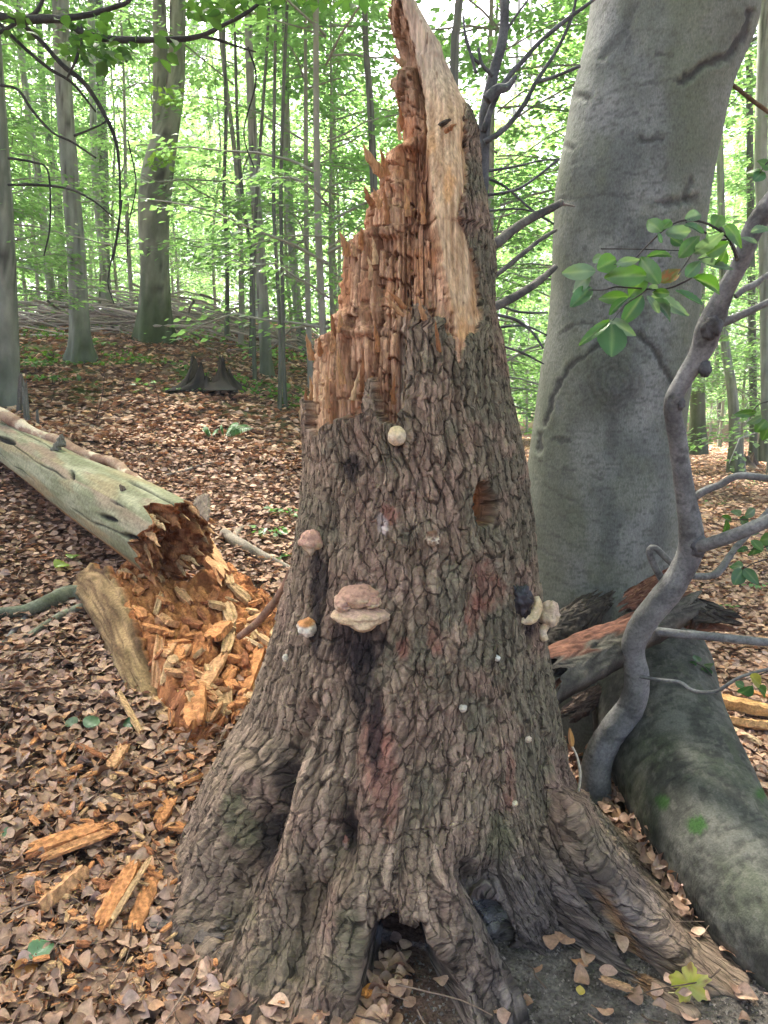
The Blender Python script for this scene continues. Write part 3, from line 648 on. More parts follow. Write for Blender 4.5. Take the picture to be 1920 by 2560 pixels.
G3 = G + D_ * dd[..., None]
px_, py_, _ = proj(G3.reshape(-1, 3)); px_ = px_.reshape(sl.shape); py_ = py_.reshape(sl.shape)
c = mixc((0.045, 0.044, 0.036), (0.105, 0.102, 0.085), sstep(-.5, .5, fbm(ua * 14, sl * 10, 0, 4, 134)))
c = mixc(c, (0.065, 0.075, 0.042), .5 * sstep(0, .5, fbm(ua * 7, sl * 5, 3, 3, 135)))
c = mixc(c, (0.028, 0.027, 0.023), .6 * sstep(0.0, .35, -wr)); c = mixc(c, (0.13, .122, .10), .5 * sstep(.15, .5, fbm(ua * 60, sl * 45, 0, 3, 137)))
for (mx, my, mr) in ((1657, 2005, 22), (1742, 2062, 27), (1905, 1985, 20)):
    m_ = sstep(1.15, .5, np.hypot((px_ - mx) / mr, (py_ - my) / mr) + .4 * fbm(px_ / 8, py_ / 8, 0, 3, 136)) * (D_[..., 2] > -.2)
    c = mixc(c, (0.028, 0.075, 0.014), .9 * m_)
mesh_obj('root', G3.reshape(-1, 3), grid_faces(240, 190, True), M['beech'], beech, col=c.reshape(-1, 3), label='thick grey root running down to the lower right')

# ------------------------------------------------------------------ vectorised leaves
def template(kind):
    if kind == 'far':      # bent quad
        return np.array([(0, 0, 0), (.45, .34, .05), (1, 0, -.08), (.5, -.34, .05)]), np.array([(0, 1, 2, 3)])
    if kind == 'mid':      # pointed oval, folded at the midrib
        V = [(0, 0, 0), (.35, 0, -.03), (.7, 0, -.02), (1, 0, -.12), (.2, .26, .05), (.5, .33, .07), (.8, .2, .02), (.2, -.26, .05), (.5, -.33, .07), (.8, -.2, .02)]
        F = [(0, 1, 5, 4), (1, 2, 6, 5), (2, 3, 3, 6), (0, 7, 8, 1), (1, 8, 9, 2), (2, 9, 3, 3)]
        V = [(0, 0, 0), (.36, 0, -.03), (.72, 0, -.03), (1, 0, -.12), (.18, .27, .06), (.55, .33, .07), (.18, -.27, .05), (.55, -.33, .08)]
        F = [(0, 1, 5, 4), (1, 2, 3, 5), (0, 6, 7, 1), (1, 7, 3, 2)]
        return np.array(V, float), np.array(F)
    # fine leaves: a grid
    nl, nw, curl, twist, fold, seed = kind
    r = np.random.default_rng(seed)
    t = np.linspace(0, 1, nl); s = np.linspace(-1, 1, nw)
    w = 0.36 * np.sin(np.pi * np.clip(t, .015, .985) ** 0.85) ** 0.75
    V = []
    ph = r.random() * 6
    for i, ti in enumerate(t):
        for sj in s:
            x = ti; y = sj * w[i]; z = fold * abs(y) + curl * (y * y) * 2.4 - curl * .35 * (ti - .5) ** 2 + 0.03 * math.sin(9 * ti + ph + sj * 2)
            a = twist * (ti - .3); V.append((x, y * math.cos(a) - z * math.sin(a), z * math.cos(a) + y * math.sin(a)))
    return np.array(V), grid_faces(nl, nw)
def scatter(T, Fq, C, D, Nn, S, col):
    D = D / (np.linalg.norm(D, axis=1)[:, None] + 1e-9); B = np.cross(Nn, D); B /= np.linalg.norm(B, axis=1)[:, None] + 1e-9; Nn = np.cross(D, B)
    V = C[:, None, :] + S[:, None, None] * (T[None, :, 0:1] * D[:, None, :] + T[None, :, 1:2] * B[:, None, :] + T[None, :, 2:3] * Nn[:, None, :])
    n = len(C); k = len(T)
    F = (Fq[None] + (np.arange(n) * k)[:, None, None]).reshape(-1, Fq.shape[1])
    return V.reshape(-1, 3), F, np.repeat(col, k, 0)

# ------------------------------------------------------------------ leaf litter
def litter_cols(n):
    pal = 1.22 * np.array([(0.31, .18, .115), (0.38, .24, .16), (0.19, .108, .07), (0.45, .30, .205), (0.25, .16, .125), (0.11, .064, .044), (0.37, .19, .095), (0.30, .21, .18)])
    c = (pal * .72 + pal.mean(0) * .28)[rng.choice(len(pal), n, p=[.22, .15, .17, .09, .14, .10, .07, .06])]
    return c * rng.uniform(.75, 1.2, (n, 1))
def inpoly(x, y, poly):
    ins = np.zeros(x.shape, bool); d = np.full(x.shape, 1e9); n = len(poly)
    for i in range(n):
        (x0, y0), (x1, y1) = poly[i], poly[(i + 1) % n]
        ins ^= ((y0 > y) != (y1 > y)) & (x < (x1 - x0) * (y - y0) / (y1 - y0 + 1e-12) + x0)
        t = np.clip(((x - x0) * (x1 - x0) + (y - y0) * (y1 - y0)) / ((x1 - x0) ** 2 + (y1 - y0) ** 2), 0, 1)
        d = np.minimum(d, np.hypot(x - x0 - t * (x1 - x0), y - y0 - t * (y1 - y0)))
    return np.where(ins, d, -d)
HEAP = [ghit(a, b)[:2] for a, b in [(215, 1480), (300, 1440), (400, 1440), (460, 1490), (520, 1440), (600, 1440), (700, 1500), (720, 1570), (690, 1660), (640, 1760), (560, 1840), (500, 1890), (440, 1850), (400, 1790), (340, 1720), (270, 1600)]]
def ghit_fast(x, y): return inpoly(x, y, HEAP) > .01
def litter_field(n, ymin, ymax, smin, smax, tmpl, tilt, lift, pw=1.0):
    y = ymin + (ymax - ymin) * rng.random(n) ** pw; x = (rng.random(n) * 2 - 1) * (0.70 * y + .35)
    z = gz(x, y)
    keep = np.ones(n, bool)
    # not inside the snag, not on the bare dirt
    ang_ = np.arctan2(y - YC, x - c0[0]); R_ = np.interp(ang_, _a, _r); rad_ = np.hypot(x - c0[0], y - YC)
    keep &= rad_ > R_ * 0.93
    q1 = fbm(x * 2.2, y * 2.2, 0, 3, 3)
    dirt_ = (x + .12 * q1 > 0.05) & (x < 1.35 + .2 * q1) & (y < 2.75)
    keep &= ~(dirt_ & (rng.random(n) > 0.05))
    q_ = ghit_fast(x, y)
    keep &= ~(q_ & (rng.random(n) > .12))
    x, y, z = x[keep], y[keep], z[keep]; n = len(x)
    Nn = np.c_[rng.standard_normal((n, 2)) * tilt, np.ones(n)]; a = rng.random(n) * 6.283
    D = np.c_[np.cos(a), np.sin(a), rng.standard_normal(n) * .15]
    S = rng.uniform(smin, smax, n)
    C = np.c_[x, y, z + rng.random(n) * lift + .004] - D * S[:, None] * .5
    cl = litter_cols(n)
    if isinstance(tmpl, str): tmpl = [template(tmpl)]
    out = []
    ch = rng.integers(0, len(tmpl), n)
    for i, (T, Fq) in enumerate(tmpl):
        m = ch == i
        out.append(scatter(T, Fq, C[m], D[m], Nn[m], S[m], cl[m]))
    return out
fine = [template((8, 3, c_, t_, f_, i)) for i, (c_, t_, f_) in enumerate([(.7, .5, .16), (-.7, .3, .22), (1.3, -.4, .1), (.3, 1.0, .3), (-1.1, -.6, .2), (.3, .2, -.22), (-.25, -.3, .15), (.5, -.9, -.15)])]
parts = litter_field(15500, 1.35, 3.4, .034, .070, fine, .34, .045)
parts += litter_field(36000, 3.0, 7.5, .040, .070, 'mid', .45, .045, 1.3)
lv = join([p for p in parts])
mesh_obj('leaf_litter', lv[0], lv[1], M['litter'], col=lv[2], kind='stuff', label='thick carpet of curled brown dead beech leaves covering the forest floor', cat='leaf litter', base=(0, 0, 0))
parts = litter_field(52000, 7.0, 26.0, .07, .12, 'far', .4, .04, 1.5)
lv = join(parts)
mesh_obj('leaf_litter', lv[0], lv[1], M['litter'], col=lv[2] * 1.35, kind='stuff', label='far carpet of brown dead leaves between the background trees up the slope', cat='leaf litter', base=(0, 0, 0))
# ------------------------------------------------------------------ background forest
def trunk_mesh(pts, hws, Y0, ytop=None, seg=18, n=60, seed=0, colA=(.18, .18, .16), colB=(.31, .31, .285), mossy=0.5, knots=True, rootflare=0.5):
    pts = list(pts); base = ghit(pts[0][0], pts[0][1]) if Y0 is None else P(pts[0][0], pts[0][1], Y0)
    Y = base[1]; W = [P(a, b, Y) for a, b in pts]; W[0] = W[0] - np.array([0, 0, 0.25])
    R = [h / FPX * Y for h in hws]
    d = W[-1] - W[-2]; d /= np.linalg.norm(d)
    if pts[-1][1] < 60:
        for k_ in (1, 2, 3): W.append(W[-1] + d * 2.0 + np.array([0, 0, .6])); R.append(R[-1] * .82)
    Q = smooth_path(np.c_[np.array(W), np.array(R)], n); C, RR_ = Q[:, :3], np.maximum(Q[:, 3], .004)
    T, N, B = frames(C); t = np.linspace(0, 2 * math.pi, seg, endpoint=False)
    D = N[:, None] * np.cos(t)[None, :, None] + B[:, None] * np.sin(t)[None, :, None]
    hh = (C[:, 2] - base[2])[:, None]
    fl = rootflare * np.exp(-np.maximum(hh, 0) / (RR_[0] * 1.3)) * (0.5 + 0.5 * np.cos(t * 5 + seed))[None, :]
    nn = fbm(t[None, :] * 2 + 0 * hh, hh * 1.2, seed, 2, seed)
    rad = RR_[:, None] * (1 + fl + .07 * nn)
    G = C[:, None] + D * rad[..., None]
    c = mixc(colA, colB, sstep(-.5, .5, fbm(t[None, :] * 3 + 0 * hh, hh * 5, seed, 3, seed + 3)))
    if knots:
        kn = sstep(.38, .5, fbm(np.cos(t)[None, :] * 2.2 + 0 * hh, np.sin(t)[None, :] * 2.2, seed + hh * 5, 2, seed + 5)); c = mixc(c, (.045, .042, .036), kn * .85)
    ms = sstep(1.3, 0.1, hh + .5 * nn) * mossy
    c = mixc(c, (.055, .075, .03), np.clip(ms, 0, 1))
    return G.reshape(-1, 3), grid_faces(n, seg, True), c.reshape(-1, 3), base, C, RR_

def foliage(seed, H, zlo, zhi, rad, nbr, nlf, lsize, c0_, c1_, droop=.25, shape='tree'):
    """layered sprays of leaves on side branches; returns leaves and the branch tubes"""
    r = np.random.default_rng(seed); CC, DD, NN, SS, cols = [], [], [], [], []; tubes = []
    for b in range(nbr):
        h = zlo + (zhi - zlo) * r.random() ** .9; a = r.random() * 6.283
        ln = rad * (0.45 + .55 * r.random()) * (1.15 - .6 * (h - zlo) / (zhi - zlo + 1e-6)); up = r.uniform(.0, .6)
        t = np.linspace(0, 1, 6); ax = np.array([math.cos(a), math.sin(a), 0])
        path = np.c_[np.outer(t * ln, ax[:2]), h + up * ln * t - droop * ln * t ** 2] + r.standard_normal((6, 3)) * .03 * ln * t[:, None]
        tubes.append(tube(path, np.linspace(.0065, .002, 6) * (ln + .4), 6, 4, False))
        m = int(nlf * r.uniform(.7, 1.3)); tt = r.random(m) ** .7; i = np.clip((tt * 5).astype(int), 0, 4); f = tt * 5 - i
        p = path[i] * (1 - f[:, None]) + path[i + 1] * f[:, None]
        side = np.array([-ax[1], ax[0], 0]); off = r.standard_normal(m) * .30 * ln * (1.05 - tt) + r.standard_normal(m) * .07
        fw = np.abs(off) * .6; p = p + off[:, None] * side + fw[:, None] * ax + np.c_[np.zeros(m), np.zeros(m), r.standard_normal(m) * .05 - .25 * np.abs(off) * droop]
        CC.append(p); d = ax[None] + side[None] * np.sign(off)[:, None] * r.uniform(.2, 1.4, m)[:, None] + np.c_[np.zeros(m), np.zeros(m), r.uniform(-.6, .1, m)]
        DD.append(d); NN.append(np.c_[r.standard_normal((m, 2)) * .38, np.ones(m)]); SS.append(lsize * r.uniform(.6, 1.2, m))
        k_ = np.clip(r.random(m)[:, None] * .6 + r.random() * .4, 0, 1); cols.append(np.array(c0_) * (1 - k_) + np.array(c1_) * k_)
    T, Fq = template('far')
    V, F, c = scatter(T, Fq, np.concatenate(CC), np.concatenate(DD), np.concatenate(NN), np.concatenate(SS), np.concatenate(cols))
    n = 0; TV, TF = [], []
    for v, f in tubes: TV.append(v); TF.append(f + n); n += len(v)
    return (V, F, c), (np.concatenate(TV), np.concatenate(TF))
CR = []
G0, G1 = (0.080, 0.160, 0.072), (0.140, 0.255, 0.118)
for s_ in range(4):
    (V, F, c), (tv, tf) = foliage(200 + s_, 8, .9, 7.2, 2.1, 56, 105, .088, G0, G1)
    lm = make_mesh('young_crown', V, F, M['farleaf'], c, False)
    stem = tube([(0, 0, -.2), (.05 * s_, .03, 2), (-.06, .08 * s_, 4.5), (.02, 0, 7.5)], [.042, .034, .022, .006], 16, 8, False, .1, s_)
    v = np.vstack([stem[0], tv]); f = np.vstack([stem[1], tf + len(stem[0])])
    sm_ = make_mesh('young_stem', v, f, M['farbark'], np.tile((.26, .25, .22), (len(v), 1)))
    CR.append((lm, sm_))
CANOPY = []
for s_ in range(3):
    (V, F, c), (tv, tf) = foliage(300 + s_, 8, 0, 7.0, 3.6, 70, 150, .16, G0, G1)
    CANOPY.append((make_mesh('canopy_leaves', V, F, M['farleaf'], c, False), make_mesh('canopy_limbs', tv * 1.0, tf, M['farbark'], np.tile((.12, .115, .1), (len(tv), 1)))))
LOWCR = []
for s_ in range(3):
    (V, F, c), (tv, tf) = foliage(400 + s_, 3, .15, 2.0, 1.5, 26, 90, .08, G0, G1)
    LOWCR.append((make_mesh('bush_leaves', V, F, M['farleaf'], c, False), make_mesh('bush_twigs', tv, tf, M['farbark'], np.tile((.12, .115, .1), (len(tv), 1)))))
def child(name, me, parent, loc=(0, 0, 0), rz=0, s=1.0, sz=None):
    o = bpy.data.objects.new(name, me); coll.objects.link(o); o.parent = parent; o.location = loc; o.rotation_euler = (0, 0, rz); o.scale = (s, s, sz or s); return o
lr = random.Random(5)
def big_tree(label, pts, hws, Y0=None, group=None, crown=True, extra=None, low=0, name='beech_tree', cat='tree', cz=7.0, **k):
    V, F, c, base, C, R = trunk_mesh(pts, hws, Y0, **k)
    parts = [(V, F, c)]
    if extra:
        k2 = dict(k); k2['mossy'] = 0
        V2, F2_, c2, _, _, _ = trunk_mesh(extra[0], extra[1], base[1], **k2); parts.append((V2, F2_, c2))
    V, F, c = join(parts)
    t = thing(name, label, cat, base, group)
    mesh_obj('trunk', V, F, M['farbark'], t, col=c)
    if crown and lr.random() < .35:
        cc = CANOPY[lr.randrange(3)]; top = C[-1] - base
        cr_ = child('crown', cc[0], t, (top[0], top[1], cz), lr.random() * 6, 1.0)
        child('limbs', cc[1], t, (top[0], top[1], cz), cr_.rotation_euler[2], 1.0)
    for q in range(low):
        cc = LOWCR[lr.randrange(3)]; child('leafy_shoots', cc[0], t, (0, 0, lr.uniform(.2, 3)), lr.random() * 6, lr.uniform(.5, .8))
    return t
pale = dict(colA=(.22, .22, .20), colB=(.34, .34, .32)); dk = dict(colA=(.09, .09, .08), colB=(.15, .15, .135))
big_tree('grey knotty beech trunk cut off by the left edge of the photo', [(3, 1015), (0, 800), (-5, 560), (-16, 330), (-30, 100), (-40, -100)], [42, 40, 35, 31, 28, 27], colA=(.11, .115, .10), colB=(.24, .24, .215), seed=1, mossy=.35, seg=28, n=90)
big_tree('grey beech with dark knots and a mossy foot, second trunk from the left', [(205, 905), (197, 760), (190, 620), (178, 480), (165, 300), (153, 100), (150, -80)], [25, 22, 21, 20, 19, 18, 18], seed=2, mossy=.7, rootflare=1.1, seg=28, n=90, low=0)
big_tree('old thick forked beech with mossy hollow foot beside the brush pile', [(385, 852), (388, 700), (385, 600), (386, 500), (396, 420), (417, 330), (434, 240), (441, 150), (446, -80)], [42, 34, 35, 37, 36, 28, 23, 19, 17], seed=3, mossy=1.0, rootflare=.5, seg=32, n=120,
         extra=([(398, 440), (402, 330), (403, 240), (401, 130), (396, -60)], [20, 20, 19, 17, 14]), colA=(.14, .145, .11), colB=(.27, .27, .22))
big_tree('slim grey trunk, left one of the close pair behind the brush pile', [(503, 780), (500, 650), (492, 500), (488, 350), (486, 150), (485, -60)], [12, 11, 10, 9.5, 9, 8], seed=4, **pale)
big_tree('slim grey trunk, right one of the close pair behind the brush pile', [(519, 775), (520, 600), (523, 400), (525, 200), (525, -60)], [9, 9, 8.5, 8, 7], seed=5, **pale)
big_tree('slender mottled beech trunk with dark foot just left of the broken dead trunk', [(668, 940), (660, 800), (650, 650), (640, 500), (630, 300), (622, 100), (620, -60)], [15, 14, 13, 12, 10, 9, 9], seed=6, mossy=.8)
big_tree('pale leaning trunk high in the bright green on the left', [(268, 750), (255, 620), (245, 520), (236, 400), (232, 250), (228, 50), (226, -60)], [10, 9, 9, 8.5, 8, 8, 8], Y0=19, seed=7, **pale)
big_tree('pale curved trunk leaning left behind the second trunk', [(135, 770), (118, 640), (100, 480), (75, 300), (55, 150), (40, -40)], [11, 10, 9, 8, 7, 6], Y0=18, seed=8, **pale)
big_tree('dark rough trunk deep in the forest between two pale trunks', [(160, 760), (148, 560), (135, 430), (112, 280), (100, 100), (95, -40)], [11, 10, 10, 8, 7, 6], Y0=24, seed=9, **dk)
big_tree('dark upright trunk behind the pale leaning one', [(262, 740), (260, 500), (255, 300), (250, 150), (246, -40)], [12, 12, 11, 10, 9], Y0=23, seed=10, **dk)
big_tree('thin whitish stem left of the old forked beech', [(322, 790), (325, 600), (330, 400), (318, 200), (312, -40)], [5.5, 5, 5, 4.5, 4], seed=11, **pale)
big_tree('pale greenish trunk seen close along the left side of the broken trunk', [(765, 885), (745, 780), (732, 640), (722, 500), (716, 350), (714, 150), (712, -60)], [13, 11, 11, 10, 9, 8, 8], seed=12, **pale)
big_tree('slim dark stem rising behind the left side of the torn wood top', [(946, 900), (940, 600), (934, 450), (925, 250), (914, 100), (912, -60)], [10, 9, 9, 8, 7, 6], Y0=9, seed=13, **dk)
big_tree('dark stem rising right behind the tip of the broken trunk', [(1145, 1040), (1138, 600), (1136, 140), (1152, -40)], [10, 10, 10, 9], Y0=6.5, seed=14, **dk)
big_tree('upright mossy trunk half hidden by the right side of the massive beech', [(1742, 1108), (1744, 1000), (1742, 850), (1748, 600), (1756, 300), (1770, -60)], [20, 18, 17, 16, 15, 13], Y0=17, seed=15, colA=(.13, .13, .10), colB=(.2, .2, .17))
big_tree('bent grey trunk beside the upturned root plate at the right', [(1842, 1155), (1836, 1050), (1828, 960), (1812, 860), (1808, 700), (1800, 400), (1795, -60)], [17, 13, 12, 10, 9, 8, 7], Y0=15, seed=16)
big_tree('straight trunk right of the upturned root plate', [(1885, 1150), (1883, 1000), (1880, 800), (1875, 400), (1872, -60)], [10, 9, 9, 8, 7], Y0=17, seed=17, **dk)
big_tree('grey trunk at the upper right edge of the photo', [(1925, 1110), (1918, 850), (1912, 600), (1902, 400), (1908, 150), (1914, -60)], [17, 16, 15, 14, 13, 12], Y0=11, seed=18)
for i, (a, l_) in enumerate([([(626, 915), (629, 740), (627, 620), (612, 540), (598, 400), (590, 200), (585, -60)], 'thin dark sapling stem, leftmost of the slender stems left of the torn wood'),
        ([(637, 952), (634, 800), (635, 640), (642, 480), (655, 300), (668, 100), (675, -60)], 'thin sapling stem close in front of the slender mottled beech'),
        ([(697, 1025), (701, 860), (693, 690), (684, 500), (686, 250), (690, -60)], 'dark wavy sapling stem with few leaves between mottled beech and dead trunk'),
        ([(716, 1020), (709, 900), (706, 700), (702, 500), (708, 250), (720, -60)], 'dark thin sapling stem nearest the left side of the dead trunk'),
        ([(1268, 1050), (1272, 900), (1282, 700), (1276, 450), (1290, 200), (1300, -60)], 'thin sapling stem in the gap right of the dead trunk'),
        ([(1312, 1045), (1306, 880), (1300, 760), (1312, 560), (1322, 300), (1330, -60)], 'thin sapling stem touching the left outline of the massive beech'),
        ([(1800, 1120), (1797, 1000), (1790, 850), (1778, 600), (1772, 300), (1770, -60)], 'thin sapling stem between massive beech and bent grey trunk'),
        ([(566, 800), (568, 640), (560, 480), (565, 300), (560, 100), (558, -60)], 'thin dark sapling standing behind the dark jagged stump')]):
    big_tree(l_, a, [5.5, 5, 4.5, 4.5, 4, 3.5, 3][:len(a)], None if a[0][1] > 940 else 12, seed=30 + i, name='sapling', cat='sapling', crown=False, seg=10, n=50, rootflare=.3, **dk)

# young beeches filling the forest behind
def forest_tree(x, y, kind, s, label, group, rz):
    z = float(gz(x, y)) - .05
    t = thing('young_beech', label, 'tree', (x, y, z), group)
    lm, sm_ = CR[kind]; child('crown', lm, t, (0, 0, 0), rz, s); child('trunk', sm_, t, (0, 0, 0), rz, s); return t
fr = random.Random(11); placed = []
zones = [('young beech with layered bright green leaves among the background trees on the left', 'young beeches behind the clearing on the left', -.56, -.16),
         ('young beech with bright green leaves seen behind the broken trunk', 'young beeches behind the broken trunk', -.16, .22),
         ('young beech with bright green leaves in the background right of the massive beech', 'young beeches on the right', .22, .62)]
n = 0; tries = 0
while n < 84 and tries < 6000:
    tries += 1
    tx = fr.uniform(-.62, .62); y = 9.0 + 30 * fr.random() ** 1.15; x = tx * y
    if y < 13 and -.5 < tx < -.1: continue          # the open clearing with the big trunks
    if y < 16 and -.30 < tx < -.19: continue
    if y < 11.5 and tx > .3: continue
    if any((x - a) ** 2 + (y - b) ** 2 < 1.2 for a, b in placed): continue
    placed.append((x, y)); n += 1
    z_ = [z for z in zones if z[2] <= max(-.559, min(.619, tx)) <= z[3]][0]
    forest_tree(x, y, fr.randrange(4), fr.uniform(.85, 1.35) * (1 + max(0, y - 20) * .012), z_[0], z_[1], fr.random() * 6.28)
# tall trees further back and beside the view: canopy that shades the place
tall = [(-5.3, 8.6), (-4.4, 5.6), (-8.8, 13), (-8.5, 6), (8, 7), (-16, 30), (16, 33), (-4, -5), (5, -4), (3, 40), (-7, 41)]
for i, (x, y) in enumerate(tall):
    z = float(gz(x, y)); t = thing('tall_beech', 'tall slim grey beech trunk deep in the background forest' if y > 14 else 'tall grey beech standing beside the clearing, crown spreading above the view', 'tree', (x, y, z), 'tall beeches deep in the forest' if y > 14 else 'tall beeches around the clearing')
    r_ = fr.uniform(.11, .17)
    v, f = tube([(0, 0, -.3), (.1, 0, 3), (-.1 + fr.uniform(-.4, .4), 0, 7), (fr.uniform(-.5, .5), 0, 13)], [r_ * 1.2, r_, r_ * .9, r_ * .4], 30, 14, False, .08, i)
    v = v + np.array([x, y, z]); c = mixc((.15, .155, .14), (.26, .265, .245), sstep(-.4, .4, fbm(v[:, 0] * 6, v[:, 1] * 6, v[:, 2] * 3, 3, i)))
    mesh_obj('trunk', v, f, M['farbark'], t, col=c)
    cc = CANOPY[i % 3]; rz = fr.random() * 6; child('crown', cc[0], t, (0, 0, 6.5), rz, 1.25); child('limbs', cc[1], t, (0, 0, 6.5), rz, 1.25)
cc = CANOPY[1]; child('crown', cc[0], beech, (.5, .2, 6.0), 1, 1.3); child('limbs', cc[1], beech, (.5, .2, 6.0), 1, 1.3)
# far wood that reads as one mass
n = 85000
ang_ = rng.uniform(-.85, .85, n); dist = rng.uniform(40, 62, n); x = np.sin(ang_) * dist; y = np.cos(ang_) * dist
h = rng.random(n) ** 1.0 * (15 + 4 * fbm(ang_ * 14, 0 * ang_, 0, 3, 5)); z = gz(x, y) + h
keep = fbm(x * .35, y * .35, z * .5, 3, 9) > -.34 + .012 * h
x, y, z, h = x[keep], y[keep], z[keep], h[keep]; n = len(x)
T, Fq = template('far')
kk_ = rng.random((n, 1)); V, F, c = scatter(T, Fq, np.c_[x, y, z], rng.standard_normal((n, 3)), np.c_[rng.standard_normal((n, 2)) * .6, np.ones(n)], rng.uniform(.3, .6, n), np.array(G0) * (1 - kk_) + np.array(G1) * kk_)
mesh_obj('far_forest', V, F, M['farleaf'], col=c, kind='stuff', label='distant wall of bright green forest foliage closing the view', cat='forest', base=(0, 50, 0), smooth=False)

# ------------------------------------------------------------------ brush pile of cut branches
def stick_bundle(n, centre, spread, rmin, rmax, lmin, lmax, seed, colr):
    r = np.random.default_rng(seed); parts = []
    for i in range(n):
        x = centre[0] + r.standard_normal() * spread[0]; y = centre[1] + r.standard_normal() * spread[1]
        L = r.uniform(lmin, lmax); a = r.standard_normal() * .5 + (0 if r.random() < .75 else 1.3); h = abs(r.standard_normal()) * spread[2]
        d = np.array([math.cos(a), math.sin(a) * .6, r.standard_normal() * .12]); p0 = np.array([x, y, 0]) - d * L / 2
        ts = np.linspace(0, 1, 4); pp = p0 + d * L * ts[:, None] + r.standard_normal((4, 3)) * .05 * L; pp[:, 2] = pp[:, 2] * .6 + gz(pp[:, 0], pp[:, 1]) + h * (1 - .3 * ts)
        rr_ = r.uniform(rmin, rmax); v, f = tube(pp, np.linspace(rr_, rr_ * .4, 4), 7, 5, False)
        parts.append((v, f, np.array(colr) * r.uniform(.6, 1.4)))
    return join(parts)
v, f, c = stick_bundle(420, (-4.7, 14.3), (2.1, .8, .30), .010, .028, .6, 2.4, 3, (.33, .28, .25))
mesh_obj('brush_pile', v, f, M['smallbark'], col=c, label='long heap of cut dry branches piled up below the bright green on the left', cat='brush pile', kind='stuff')

# ------------------------------------------------------------------ stumps and posts in the middle distance
def stump(name, label, pxy, hw, H, seed, colA, colB, jag=.5, group=None, cat='stump', lean=(0, 0), parts=2):
    base = ghit(*pxy); Y = base[1]; R = hw / FPX * Y; r = np.random.default_rng(seed)
    t = np.linspace(0, 2 * math.pi, 56, endpoint=False); s = np.linspace(-.1, 1, 36)
    top = H / FPX * Y * (1 - jag * (.5 + .5 * 1.4 * fbm(np.cos(t) * 2.4 + seed, np.sin(t) * 2.4, 0, 3, seed)) - jag * .35 * r.random(56))
    S, Tt = np.meshgrid(s, t, indexing='ij'); z = S * top[None, :]
    fl = 1 + 1.1 * np.exp(-np.maximum(z, 0) / (R * .35)) * (.5 + .5 * np.cos(4 * Tt + seed)) ; rad = R * fl * (1 - .25 * S) * (1 + .16 * fbm(np.cos(Tt) * 4, np.sin(Tt) * 4, z * 4 / R * .2, 3, seed))
    V = np.stack([base[0] + np.cos(Tt) * rad + lean[0] * z, Y + np.sin(Tt) * rad + lean[1] * z, base[2] + z - .02], -1)
    c = mixc(colA, colB, sstep(-.4, .4, fbm(Tt * 6, z * 8, seed, 3, seed)))
    th_ = thing(name, label, cat, base, group)
    mesh_obj('bark', V.reshape(-1, 3), grid_faces(36, 56, True), M['bark'], th_, col=c.reshape(-1, 3))
    sc = np.array([.86, .72, .55, .3])[:, None]; ti = V[-1]; ctr = ti.mean(0)
    inner = [ctr + (ti - ctr) * np.array([k_, k_, 1]) - np.array([0, 0, dz * H / FPX * Y]) for k_, dz in ((.97, .0), (.84, .06), (.7, .25), (.4, .4), (.05, .45))]
    Vi = np.array(inner).reshape(-1, 3); mesh_obj('rotten_core', Vi, grid_faces(5, 56, True), M['wood'], th_, col=np.tile(np.array(colB) * 1.0, (len(Vi), 1)))
    return th_
stump('old_stump', 'dark jagged rotten stump on the leafy slope left of the broken trunk', (528, 972), 56, 125, 4, (.012, .010, .008), (.045, .034, .025), jag=.9)
stump('old_stump', 'low dark broken stump lying in the leaves above the fallen log', (372, 1085), 22, 30, 6, (.05, .035, .028), (.11, .08, .06), jag=.9)
stump('rotten_post', 'grey splintered stake beside the leftmost beech, left one of two', (47, 1035), 7, 120, 8, (.07, .06, .05), (.16, .14, .12), jag=.3, lean=(.12, 0))
stump('rotten_post', 'grey splintered stake beside the leftmost beech, right one of two', (68, 1055), 8, 118, 9, (.09, .085, .07), (.2, .19, .16), jag=.3)
stump('rotten_post', 'thin short grey stake standing above the fallen log', (96, 1070), 4, 58, 10, (.09, .085, .07), (.16, .15, .13), jag=.3)
stump('root_plate', 'dark upturned root plate at the foot of the bent grey trunk on the right', (1862, 1165), 26, 48, 12, (.035, .025, .02), (.09, .065, .05), jag=.9, cat='root plate')
# ------------------------------------------------------------------ sapling in front of the big beech
def limb(pxs, rpx, Ys, n=60, seg=16, rough=.06, seed=0, rfreq=30):
    if not hasattr(Ys, '__len__'): Ys = [Ys] * len(pxs)
    if len(Ys) == 2 and len(pxs) > 2: Ys = np.linspace(Ys[0], Ys[1], len(pxs))
    pts = np.array([P(a, b, y) for (a, b), y in zip(pxs, Ys)]); r = np.array([q / FPX * y for q, y in zip(rpx, Ys)])
    return tube(pts, r, n, seg, True, rough, seed, rfreq)
def barkcol(V, A, B, f=20, seed=0, spots=None):
    c = mixc(A, B, sstep(-.5, .5, fbm(V[:, 0] * f, V[:, 1] * f, V[:, 2] * f, 4, seed)))
    if spots: c = mixc(c, spots, .7 * sstep(.3, .45, fbm(V[:, 0] * f * 1.6, V[:, 1] * f * 1.6, V[:, 2] * f * 3.2, 3, seed + 9)))
    return c
SA, SB = (.105, .102, .098), (.205, .20, .192)
sap = thing('curved_sapling', 'curved grey young beech stem snaking up in front of the massive beech at the right', 'sapling', P(1490, 1960, 2.72))
